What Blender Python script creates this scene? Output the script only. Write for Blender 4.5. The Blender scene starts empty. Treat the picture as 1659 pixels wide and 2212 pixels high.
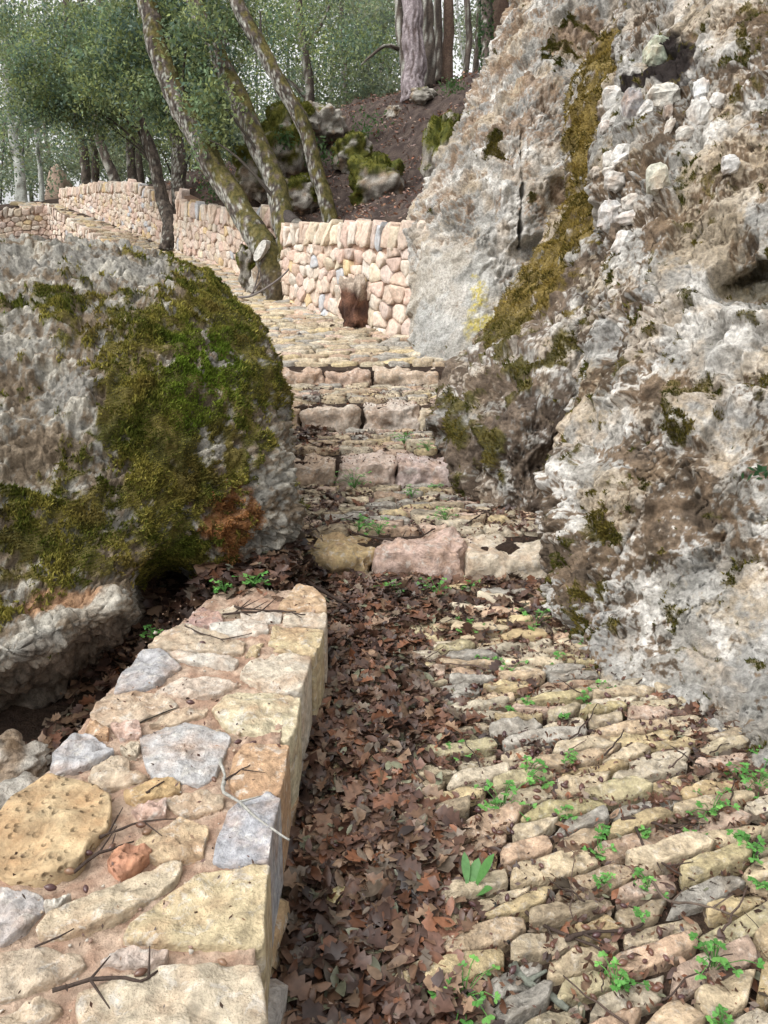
import bpy, math, random
import numpy as np

# ------------------------------------------------------------------ camera, sky, sun, exposure
SC = bpy.context.scene
COL = SC.collection
PITCH = math.radians(17.0); EYE = 1.5; FPX = 1661.0; CX, CY = 829.5, 1106.0
cam = bpy.data.cameras.new('camera')
cam.sensor_fit = 'VERTICAL'
cam.angle = 2 * math.atan(1106.0 / FPX)
cam.clip_start = 0.05; cam.clip_end = 500
co = bpy.data.objects.new('camera', cam); COL.objects.link(co)
co.location = (0, 0, EYE); co.rotation_euler = (math.radians(90) - PITCH, 0, 0)
SC.camera = co

SUN_EL, SUN_AZ = math.radians(54), math.radians(-125)      # azimuth from +Y towards +X
world = bpy.data.worlds.new('World'); SC.world = world; world.use_nodes = True
nt = world.node_tree; nt.nodes.clear()
sky = nt.nodes.new('ShaderNodeTexSky'); sky.sky_type = 'NISHITA'; sky.sun_disc = False
sky.sun_elevation = SUN_EL; sky.sun_rotation = SUN_AZ
sky.air_density = 1.0; sky.dust_density = 4.0; sky.ozone_density = 1.0
hs = nt.nodes.new('ShaderNodeHueSaturation'); hs.inputs['Saturation'].default_value = 0.025
bg = nt.nodes.new('ShaderNodeBackground'); bg.inputs['Strength'].default_value = 0.15
wo = nt.nodes.new('ShaderNodeOutputWorld')
nt.links.new(sky.outputs[0], hs.inputs['Color']); nt.links.new(hs.outputs[0], bg.inputs['Color'])
nt.links.new(bg.outputs[0], wo.inputs['Surface'])
sl = bpy.data.lights.new('sun', 'SUN'); sl.energy = 0.5; sl.angle = math.radians(85); sl.color = (1.0, 0.97, 0.93)
so = bpy.data.objects.new('sun', sl); COL.objects.link(so)
so.rotation_euler = (math.radians(90) - SUN_EL, 0, math.pi - SUN_AZ)
SC.view_settings.view_transform = 'Standard'; SC.view_settings.look = 'None'
SC.view_settings.exposure = 1.08; SC.view_settings.gamma = 1.0; SC.view_settings.use_curve_mapping = False
SC.cycles.max_bounces = 6; SC.cycles.diffuse_bounces = 4; SC.cycles.transparent_max_bounces = 4

RNG = np.random.default_rng(7); random.seed(7)
CP, SP = math.cos(PITCH), math.sin(PITCH)

# ------------------------------------------------------------------ pixel <-> world helpers (1659 x 2212 units)
def P(px, py, D):
    px = np.asarray(px, float); py = np.asarray(py, float); D = np.asarray(D, float)
    x = (px - CX) / FPX; y = (py - CY) / FPX
    return np.stack([D * x, D * (CP - y * SP), EYE - D * (SP + y * CP)], -1)
def G(px, py, z):
    y = (py - CY) / FPX
    return P(px, py, (EYE - z) / (SP + y * CP))
def proj(p):
    dy = p[:, 1]; dz = p[:, 2] - EYE
    D = np.maximum(dy * CP - dz * SP, 1e-3)
    return CX + FPX * p[:, 0] / D, CY + FPX * (-dy * SP - dz * CP) / D, D

# ------------------------------------------------------------------ noise
def _h(ix, iy, iz, s):
    n = (ix.astype(np.int64) * 374761393 + iy.astype(np.int64) * 668265263 + iz.astype(np.int64) * 2147483647 + s * 1274126177) & 0xffffffff
    n = ((n ^ (n >> 13)) * 1274126177) & 0xffffffff
    n = (n ^ (n >> 16)); n = (n * 2246822519) & 0xffffffff
    return (n ^ (n >> 15))
def _hf(ix, iy, iz, s): return _h(ix, iy, iz, s).astype(np.float64) / 4294967295.0
_GR = np.array([[1,1,0],[-1,1,0],[1,-1,0],[-1,-1,0],[1,0,1],[-1,0,1],[1,0,-1],[-1,0,-1],[0,1,1],[0,-1,1],[0,1,-1],[0,-1,-1]], float)
def perlin(p, s=0):
    i = np.floor(p).astype(np.int64); f = p - i
    u = f * f * f * (f * (f * 6 - 15) + 10)
    r = 0
    for dx in (0, 1):
        wx = u[:, 0] if dx else 1 - u[:, 0]
        for dy in (0, 1):
            wy = u[:, 1] if dy else 1 - u[:, 1]
            for dz in (0, 1):
                wz = u[:, 2] if dz else 1 - u[:, 2]
                g = _GR[_h(i[:, 0] + dx, i[:, 1] + dy, i[:, 2] + dz, s) % 12]
                d = g[:, 0] * (f[:, 0] - dx) + g[:, 1] * (f[:, 1] - dy) + g[:, 2] * (f[:, 2] - dz)
                r = r + wx * wy * wz * d
    return r
def fbm(p, o=4, s=0, gain=0.5):
    r = 0; a = 1.0; q = p
    for k in range(o):
        r = r + a * perlin(q, s + 17 * k); a *= gain; q = q * 2.03 + 3.1
    return r
def ridged(p, o=4, s=0):
    r = 0; a = 1.0; q = p
    for k in range(o):
        r = r + a * (0.5 - np.abs(perlin(q, s + 17 * k)) * 1.6); a *= 0.5; q = q * 2.1 + 1.7
    return r
def worley(p, s=0):
    i = np.floor(p).astype(np.int64); f = p - i; n = len(p)
    f1 = np.full(n, 9.0); f2 = np.full(n, 9.0); off = np.zeros((n, 3)); cid = np.zeros(n)
    for dx in (-1, 0, 1):
        for dy in (-1, 0, 1):
            for dz in (-1, 0, 1):
                a, b, c = i[:, 0] + dx, i[:, 1] + dy, i[:, 2] + dz
                h = _h(a, b, c, s)
                o = np.stack([dx + (h & 1023) / 1023.0, dy + ((h >> 10) & 1023) / 1023.0, dz + ((h >> 20) & 1023) / 1023.0], -1) - f
                d = np.sqrt((o * o).sum(1))
                m = d < f1
                f2 = np.where(m, f1, np.minimum(f2, d)); f1 = np.where(m, d, f1)
                off[m] = o[m]; cid[m] = ((h[m] * 2654435761) & 0xffffffff) / 4294967295.0
    return f1, f2, off, cid
def sstep(a, b, x):
    t = np.clip((x - a) / (b - a), 0, 1); return t * t * (3 - 2 * t)
def mix(a, b, t):
    a = np.asarray(a, float); b = np.asarray(b, float)
    return a + (b - a) * np.asarray(t)[..., None]
def wproj(S, a=26.0):
    px, py, D = proj(S)
    return px + a * fbm(S * 5, 4, 901), py + a * fbm(S * 5, 4, 902), D
def segdist(px, py, pts):
    d = np.full(np.shape(px), 1e9)
    for (x0, y0), (x1, y1) in zip(pts[:-1], pts[1:]):
        vx, vy = x1 - x0, y1 - y0
        t = np.clip(((px - x0) * vx + (py - y0) * vy) / (vx * vx + vy * vy + 1e-9), 0, 1)
        d = np.minimum(d, np.hypot(px - x0 - t * vx, py - y0 - t * vy))
    return d
def ell(px, py, cx, cy, rx, ry):
    return np.sqrt(((px - cx) / rx) ** 2 + ((py - cy) / ry) ** 2)

# ------------------------------------------------------------------ objects
def worg(o):
    v = np.zeros(3)
    while o is not None:
        v = v + np.array(o.location); o = o.parent
    return v
def mesh_np(name, V, F, col=None, smooth=True, mat=None):
    V = np.ascontiguousarray(V, np.float32)
    F = [np.asarray(f, np.int32) for f in (F if isinstance(F, list) else [F]) if len(f)]
    me = bpy.data.meshes.new(name)
    me.vertices.add(len(V)); me.vertices.foreach_set('co', V.ravel())
    li = np.concatenate([f.ravel() for f in F])
    ks = np.concatenate([np.full(len(f), f.shape[1], np.int32) for f in F])
    st = np.concatenate([[0], np.cumsum(ks)[:-1]]).astype(np.int32)
    me.loops.add(len(li)); me.loops.foreach_set('vertex_index', li.astype(np.int32))
    me.polygons.add(len(ks)); me.polygons.foreach_set('loop_start', st)
    me.update(calc_edges=True)
    me.polygons.foreach_set('use_smooth', np.full(len(ks), bool(smooth)))
    if col is not None:
        c = np.ones((len(V), 4), np.float32); c[:, :3] = col
        me.color_attributes.new('Col', 'FLOAT_COLOR', 'POINT').data.foreach_set('color', c.ravel())
    if mat: me.materials.append(mat)
    me.update()
    return me
def tag(o, label=None, cat=None, group=None, kind=None):
    if label: o['label'] = label
    if cat: o['category'] = cat
    if group: o['group'] = group
    if kind: o['kind'] = kind
    return o
def obj(name, V, F, mat, parent=None, col=None, smooth=True, origin=None, color=None):
    V = np.asarray(V, float)
    if origin is None:
        origin = np.array([(V[:, 0].min() + V[:, 0].max()) / 2, (V[:, 1].min() + V[:, 1].max()) / 2, V[:, 2].min()])
    me = mesh_np(name, V - origin, F, col, smooth, mat)
    o = bpy.data.objects.new(name, me); COL.objects.link(o)
    if parent is not None: o.parent = parent
    o.location = origin - worg(parent)
    if color is not None: o.color = (*color, 1)
    return o
def inst(name, me, loc, rot=(0, 0, 0), scale=(1, 1, 1), parent=None, color=None):
    o = bpy.data.objects.new(name, me); COL.objects.link(o)
    if parent is not None: o.parent = parent
    o.location = np.asarray(loc, float) - worg(parent); o.rotation_euler = rot; o.scale = scale
    if color is not None: o.color = (*color, 1)
    return o
def empty(name, loc):
    o = bpy.data.objects.new(name, None); COL.objects.link(o); o.location = loc
    o.empty_display_size = 0.1
    return o
class MB:
    def __init__(s): s.V = []; s.F = {}; s.C = []; s.n = 0
    def add(s, V, F, col=None):
        for f in (F if isinstance(F, list) else [F]):
            f = np.asarray(f)
            if len(f): s.F.setdefault(f.shape[1], []).append(f + s.n)
        s.V.append(V); s.n += len(V)
        s.C.append(np.broadcast_to(np.asarray((1, 1, 1) if col is None else col, float), (len(V), 3)))
    def get(s): return np.concatenate(s.V), [np.concatenate(f) for f in s.F.values()], np.concatenate(s.C)
    def obj(s, name, mat, parent=None, smooth=True, origin=None):
        V, F, C = s.get(); return obj(name, V, F, mat, parent, C, smooth, origin)

# ------------------------------------------------------------------ materials
def nodes(name):
    m = bpy.data.materials.new(name); m.use_nodes = True
    t = m.node_tree; t.nodes.clear()
    return m, t, t.nodes.new('ShaderNodeOutputMaterial')
def mat_rocky(name, src='attr', scale=40, lo=0.72, hi=1.2, bump=0.004, fine=0.0015, rough=0.9, spec=0.25, blotch=None, bscale=7, bamt=0.5, pits=0.0, crust=0.0):
    m, t, out = nodes(name); N = t.nodes.new; L = t.links.new
    tc = N('ShaderNodeTexCoord'); oi = N('ShaderNodeObjectInfo')
    add = N('ShaderNodeVectorMath'); add.operation = 'MULTIPLY_ADD'
    cb = N('ShaderNodeCombineXYZ')
    for k in range(3): L(oi.outputs['Random'], cb.inputs[k])
    add.inputs[1].default_value = (37, 53, 71)
    L(cb.outputs[0], add.inputs[0]); L(tc.outputs['Object'], add.inputs[2])
    co_ = add.outputs[0]
    if src == 'attr':
        a = N('ShaderNodeAttribute'); a.attribute_name = 'Col'; base = a.outputs['Color']
    else:
        base = oi.outputs['Color']
    n1 = N('ShaderNodeTexNoise'); n1.inputs['Scale'].default_value = scale; n1.inputs['Detail'].default_value = 8; n1.inputs['Roughness'].default_value = 0.65
    L(co_, n1.inputs['Vector'])
    mr = N('ShaderNodeMapRange'); mr.inputs[1].default_value = 0.32; mr.inputs[2].default_value = 0.68; mr.inputs[3].default_value = lo; mr.inputs[4].default_value = hi
    L(n1.outputs['Fac'], mr.inputs[0])
    if blotch is not None:
        n3 = N('ShaderNodeTexNoise'); n3.inputs['Scale'].default_value = bscale; n3.inputs['Detail'].default_value = 5; n3.inputs['Roughness'].default_value = 0.6
        L(co_, n3.inputs['Vector'])
        r3 = N('ShaderNodeMapRange'); r3.inputs[1].default_value = 0.45; r3.inputs[2].default_value = 0.7; r3.inputs[3].default_value = 0; r3.inputs[4].default_value = bamt
        L(n3.outputs['Fac'], r3.inputs[0])
        mx = N('ShaderNodeMix'); mx.data_type = 'RGBA'; mx.inputs['B'].default_value = (*blotch, 1)
        L(r3.outputs[0], mx.inputs['Factor']); L(base, mx.inputs['A']); base = mx.outputs['Result']
    if crust > 0:
        n4 = N('ShaderNodeTexNoise'); n4.inputs['Scale'].default_value = bscale * 2.7; n4.inputs['Detail'].default_value = 7; n4.inputs['Roughness'].default_value = 0.72; n4.inputs['Distortion'].default_value = 0.6
        L(co_, n4.inputs['Vector'])
        r4 = N('ShaderNodeMapRange'); r4.inputs[1].default_value = 0.54; r4.inputs[2].default_value = 0.62; r4.inputs[3].default_value = 0; r4.inputs[4].default_value = crust
        L(n4.outputs['Fac'], r4.inputs[0])
        m4 = N('ShaderNodeMix'); m4.data_type = 'RGBA'; m4.inputs['B'].default_value = (.60, .56, .50, 1)
        L(r4.outputs[0], m4.inputs['Factor']); L(base, m4.inputs['A']); base = m4.outputs['Result']
    vm = N('ShaderNodeVectorMath'); vm.operation = 'SCALE'
    L(base, vm.inputs[0]); L(mr.outputs[0], vm.inputs['Scale'])
    b = N('ShaderNodeBsdfPrincipled'); b.inputs['Roughness'].default_value = rough; b.inputs['Specular IOR Level'].default_value = spec
    L(vm.outputs[0], b.inputs['Base Color'])
    n2 = N('ShaderNodeTexNoise'); n2.inputs['Scale'].default_value = scale * 3.5; n2.inputs['Detail'].default_value = 6
    L(co_, n2.inputs['Vector'])
    hgt = n1.outputs['Fac']
    if pits > 0:
        vo = N('ShaderNodeTexVoronoi'); vo.inputs['Scale'].default_value = scale * 1.6; L(co_, vo.inputs['Vector'])
        pr = N('ShaderNodeMapRange'); pr.inputs[1].default_value = 0.05; pr.inputs[2].default_value = 0.35; pr.inputs[3].default_value = -pits; pr.inputs[4].default_value = 0
        L(vo.outputs['Distance'], pr.inputs[0])
        ad = N('ShaderNodeMath'); ad.operation = 'ADD'; L(hgt, ad.inputs[0]); L(pr.outputs[0], ad.inputs[1]); hgt = ad.outputs[0]
    b1 = N('ShaderNodeBump'); b1.inputs['Distance'].default_value = bump; b1.inputs['Strength'].default_value = 1.0
    b2 = N('ShaderNodeBump'); b2.inputs['Distance'].default_value = fine; b2.inputs['Strength'].default_value = 1.0
    L(hgt, b1.inputs['Height']); L(n2.outputs['Fac'], b2.inputs['Height']); L(b1.outputs[0], b2.inputs['Normal']); L(b2.outputs[0], b.inputs['Normal'])
    L(b.outputs[0], out.inputs['Surface'])
    return m
def mat_leaf(name, src='attr', rough=0.5, trans=0.3, spec=0.4, var=0.25, scale=60):
    m, t, out = nodes(name); N = t.nodes.new; L = t.links.new
    if src == 'attr':
        a = N('ShaderNodeAttribute'); a.attribute_name = 'Col'; base = a.outputs['Color']
    else:
        base = N('ShaderNodeObjectInfo').outputs['Color']
    tc = N('ShaderNodeTexCoord')
    n1 = N('ShaderNodeTexNoise'); n1.inputs['Scale'].default_value = scale; n1.inputs['Detail'].default_value = 4
    L(tc.outputs['Object'], n1.inputs['Vector'])
    mr = N('ShaderNodeMapRange'); mr.inputs[1].default_value = 0.3; mr.inputs[2].default_value = 0.7; mr.inputs[3].default_value = 1 - var; mr.inputs[4].default_value = 1 + var
    L(n1.outputs['Fac'], mr.inputs[0])
    vm = N('ShaderNodeVectorMath'); vm.operation = 'SCALE'; L(base, vm.inputs[0]); L(mr.outputs[0], vm.inputs['Scale'])
    b = N('ShaderNodeBsdfPrincipled'); b.inputs['Roughness'].default_value = rough; b.inputs['Specular IOR Level'].default_value = spec
    L(vm.outputs[0], b.inputs['Base Color'])
    if trans > 0:
        tr = N('ShaderNodeBsdfTranslucent'); L(vm.outputs[0], tr.inputs['Color'])
        ms = N('ShaderNodeMixShader'); ms.inputs[0].default_value = trans
        L(b.outputs[0], ms.inputs[1]); L(tr.outputs[0], ms.inputs[2]); L(ms.outputs[0], out.inputs['Surface'])
    else:
        L(b.outputs[0], out.inputs['Surface'])
    return m
M_ROCK = mat_rocky('limestone', 'attr', 60, 0.52, 1.3, 0.012, 0.005, 0.92, 0.2)
M_MOSS = mat_leaf('moss', 'attr', 0.9, 0.15, 0.1, 0.25, 90)
M_STONE = mat_rocky('dressed_stone', 'obj', 42, 0.55, 1.3, 0.010, 0.004, 0.88, 0.25, (0.36, 0.22, 0.13), 9, 0.65, 0.0, 0.55)
M_COBBLE = mat_rocky('cobble_stone', 'obj', 42, 0.42, 1.32, 0.010, 0.004, 0.7, 0.4, (0.15, 0.105, 0.06), 13, 0.55, 0.0, 0.35)
M_COBBLE_V = mat_rocky('cobble_stone_far', 'attr', 38, 0.65, 1.2, 0.005, 0.002, 0.75, 0.4, (0.18, 0.13, 0.08), 12, 0.4)
M_POROUS = mat_rocky('porous_stone', 'obj', 26, 0.55, 1.25, 0.012, 0.002, 0.9, 0.2, (0.34, 0.17, 0.07), 10, 0.6, 0.9)
M_WALL = mat_rocky('wall_stone', 'obj', 26, 0.66, 1.22, 0.012, 0.004, 0.9, 0.2, (0.50, 0.31, 0.21), 8, 0.4)
M_WALL_V = mat_rocky('wall_stone_far', 'attr', 26, 0.66, 1.22, 0.012, 0.004, 0.9, 0.2, (0.50, 0.31, 0.21), 8, 0.4)
M_MORTAR = mat_rocky('mortar', 'attr', 60, 0.65, 1.25, 0.006, 0.003, 0.95, 0.15)
M_SOIL = mat_rocky('soil', 'attr', 45, 0.45, 1.5, 0.02, 0.006, 0.95, 0.15)
M_BARK = mat_rocky('bark', 'attr', 28, 0.55, 1.35, 0.02, 0.006, 0.95, 0.15)
M_FOL = mat_leaf('foliage', 'attr', 0.5, 0.5, 0.35, 0.15, 3)
M_DEAD = mat_leaf('dead_leaf', 'attr', 0.45, 0.12, 0.45, 0.3, 70)
M_DEAD_O = mat_leaf('dead_leaf_near', 'obj', 0.42, 0.12, 0.45, 0.35, 70)
M_ACORN = mat_leaf('acorn_shell', 'obj', 0.28, 0.0, 0.5, 0.25, 60)
M_ACORN_V = mat_leaf('acorn_shell_far', 'attr', 0.28, 0.0, 0.5, 0.25, 60)
M_WEED = mat_leaf('weed_leaf', 'attr', 0.45, 0.35, 0.35, 0.15, 120)
M_TWIG = mat_rocky('twig_bark', 'attr', 120, 0.6, 1.3, 0.002, 0.001, 0.85, 0.25)
M_CLOTH = mat_leaf('cloth', 'attr', 0.9, 0.0, 0.1, 0.15, 40)

# ------------------------------------------------------------------ terrain functions
STEPS = [(3.37, .118, .246), (4.40, .30, .434), (5.29, .47, .622), (6.18, .65, .771)]
_zy = [-6, 0, 3.37 + .14, 3.371 + .14, 4.40 + .14, 4.401 + .14, 5.29 + .14, 5.291 + .14, 6.18 + .14, 6.181 + .14, 8.75, 10.4, 12.5, 15.3, 16.9, 22.5, 30, 90]
_zz = [-.15, 0, .118, .25, .30, .434, .47, .622, .65, .775, 1.04, 1.21, 1.46, 1.92, 2.13, 3.3, 3.7, 5]
def zpath(Y): return np.interp(Y, _zy, _zz)
_ry = [-6, 5.6, 6.5, 7.3, 8.75, 10.4, 11.6, 12.95, 14.07, 15.4, 17.09, 18.46, 20.48, 23.17, 30, 90]
_rx = [30, 30, .75, .25, -.5, -1.3, -1.68, -2.25, -3.0, -3.9, -4.6, -5.57, -7.0, -9.0, -14, -60]
def xright(Y): return np.interp(Y, _ry, _rx)
_AN = np.array([(0.3,7.4,1.95),(-1.2,10.8,2.05),(-2.4,13,2.5),(-.13,12.3,2.6),(.54,16.7,4.85),(1.43,15.6,4.7),(-1.33,18.9,4.95),(-4.3,18,3.45),(-3.2,15.2,2.8),(-8.4,23.7,3.75),
 (-5,20,3.65),(3,16,5.2),(3,10,3.6),(5,20,5.8),(0,25,5.3),(-12,26,3.7),(-12,40,4.2),(0,40,5.8),(20,40,7.5),(-30,40,4),(20,10,6),(-30,20,3),(-40,90,5),(40,90,8),(0,90,6)], float)
def _tps(r2): return 0.5 * r2 * np.log(r2 + 1e-9)
_A = _AN[:, :2] / 10; _K = _tps(((_A[:, None] - _A[None]) ** 2).sum(-1)) + np.eye(len(_A)) * 0.002
_Q = np.c_[np.ones(len(_A)), _A]
_S = np.linalg.solve(np.block([[_K, _Q], [_Q.T, np.zeros((3, 3))]]), np.r_[_AN[:, 2], 0, 0, 0])
def hill(X, Y):
    q = np.stack([X, Y], -1) / 10
    k = _tps(((q[:, None] - _A[None]) ** 2).sum(-1))
    return k @ _S[:-3] + _S[-3] + q @ _S[-2:]
def terrain(X, Y):
    X = np.asarray(X, float); Y = np.asarray(Y, float)
    z = zpath(Y); xr = xright(Y)
    w = sstep(.34, .66, X - xr) * sstep(6.9, 7.6, Y)
    w = np.maximum(np.maximum(w, sstep(23.2, 25, Y)), sstep(20.5, 23.5, Y) * sstep(-9.4, -10.2, X))
    left = z - .9 * sstep(.1, .8, xr - 2.3 - X) * sstep(7, 9, Y)
    fill = np.where(Y < 3.4, .15 * sstep(2.35, 2.75, Y) * sstep(-.55, -.75, X), 0)
    return (left + fill) * (1 - w) + hill(X, Y) * w

# ------------------------------------------------------------------ ground
def build_ground():
    xs = np.unique(np.concatenate([np.linspace(-70, -10, 40), np.linspace(-10, -2.5, 60), np.linspace(-2.5, 2.5, 120), np.linspace(2.5, 8, 40), np.linspace(8, 70, 40)]))
    ys = np.unique(np.concatenate([np.linspace(-6, .3, 12), np.linspace(.3, 7, 180), np.linspace(7, 24, 170), np.linspace(24, 110, 60)]))
    X, Y = np.meshgrid(xs, ys); x, y = X.ravel(), Y.ravel()
    z = np.empty(len(x))
    for a in range(0, len(x), 20000): z[a:a+20000] = terrain(x[a:a+20000], y[a:a+20000])
    q = np.stack([x, y, np.zeros_like(x)], -1)
    hl = sstep(.5, .9, x - xright(y)) * sstep(7, 8, y)
    z = z - .012 + fbm(q * 6, 3, 5) * .012 * (y < 8) + hl * (fbm(q * 1.3, 4, 8) * .14 + fbm(q * 4, 4, 9) * .08)
    c = mix((.040, .026, .019), (.07, .047, .033), sstep(-.3, .4, fbm(q * 2.5, 4, 3)))
    c = mix(c, mix((.05, .036, .032), (.10, .075, .062), sstep(-.35, .35, fbm(q * 7, 4, 12))), hl)
    n, m = len(xs), len(ys)
    i = (np.arange(m - 1)[:, None] * n + np.arange(n - 1)[None]).ravel()
    F = np.stack([i, i + 1, i + 1 + n, i + n], -1)
    o = obj('ground', np.stack([x, y, z], -1), F, M_SOIL, None, c, True, np.zeros(3))
    tag(o, 'dark brown soil under the path and up the wooded slope', None, None, 'structure')
build_ground()

# ------------------------------------------------------------------ rocks from control grids
def crom(A, n, axis):
    A = np.moveaxis(A, axis, 0); m = len(A)
    t = np.linspace(0, m - 1 - 1e-6, n) if isinstance(n, int) else np.minimum(n, m - 1 - 1e-6)
    n = len(t); i = np.floor(t).astype(int); f = (t - i).reshape(-1, *([1] * (A.ndim - 1)))
    g = lambda k: A[np.clip(i + k, 0, m - 1)]
    p0, p1, p2, p3 = g(-1), g(0), g(1), g(2)
    r = .5 * (2 * p1 + (p2 - p0) * f + (2 * p0 - 5 * p1 + 4 * p2 - p3) * f * f + (3 * p1 - p0 - 3 * p2 + p3) * f ** 3)
    return np.moveaxis(r, 0, axis)
def grid_normals(S):
    du = np.gradient(S, axis=1); dv = np.gradient(S, axis=0)
    n = np.cross(du, dv); n /= np.linalg.norm(n, axis=-1, keepdims=True) + 1e-12
    return n
def surf(rows, nu, nv):
    C = np.array(rows, float); return crom(crom(C, nv, 0), nu, 1)
def gridF(nv, nu, flip=False):
    i = (np.arange(nv - 1)[:, None] * nu + np.arange(nu - 1)[None]).ravel()
    F = np.stack([i, i + 1, i + 1 + nu, i + nu], -1)
    return F[:, ::-1] if flip else F
def facet(p, sc, s, k):
    f1, f2, off, cid = worley(p * sc, s)
    g = np.stack([np.sin(cid * 91.7), np.sin(cid * 57.3 + 1), np.sin(cid * 131.1 + 2)], -1)
    return ((off * g).sum(1) * .45 + (cid - .5) * .5) * k * sstep(.0, .22, f2 - f1) / sc, f1, f2, cid
def tufts(name, parent, S, Nn, mask, n, size, cols, seed, mat=None, up=.35, spread=.8):
    r = np.random.default_rng(seed)
    w = np.clip(mask, 0, 1); w = w / w.sum()
    idx = r.choice(len(S), n, p=w)
    idx2 = np.clip(idx + r.integers(-1, 2, n), 0, len(S) - 1)
    t = r.random((n, 1)); p = S[idx] * (1 - t) + S[idx2] * t
    far = np.linalg.norm(S[idx] - S[idx2], axis=1) > .05; p[far] = S[idx][far]
    nn = Nn[idx] + r.normal(0, spread * .6, (n, 3)) + np.array([0, 0, up]); nn /= np.linalg.norm(nn, axis=1, keepdims=True)
    s = size * r.uniform(.6, 1.5, (n, 1)) * np.clip(1 + 1.3 * fbm(S[idx] * 9, 2, seed), .55, 1.6)[:, None]
    side = np.cross(nn, r.normal(0, 1, (n, 3))); side /= np.linalg.norm(side, axis=1, keepdims=True) + 1e-9
    V = np.stack([p - nn * s * .35 - side * s * .3, p - nn * s * .35 + side * s * .3, p + nn * s + side * s * .15], 1).reshape(-1, 3)
    F = np.arange(3 * n).reshape(-1, 3)
    c = cols(S[idx], r) ; c = np.repeat(c, 3, 0)
    o = obj(name, V, F, mat or M_MOSS, parent, c, False)
    o['kind'] = 'stuff'
    return o
def dent(S, rows):
    px, py, D = proj(S)
    for (cx, cy, rx, ry, dp) in rows:
        e = ell(px, py, cx, cy, rx, ry)
        v = S - np.array([0, 0, EYE]); v /= np.linalg.norm(v, axis=1, keepdims=True)
        S = S + v * (dp * sstep(1.3, .3, e))[:, None]
    return S

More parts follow.
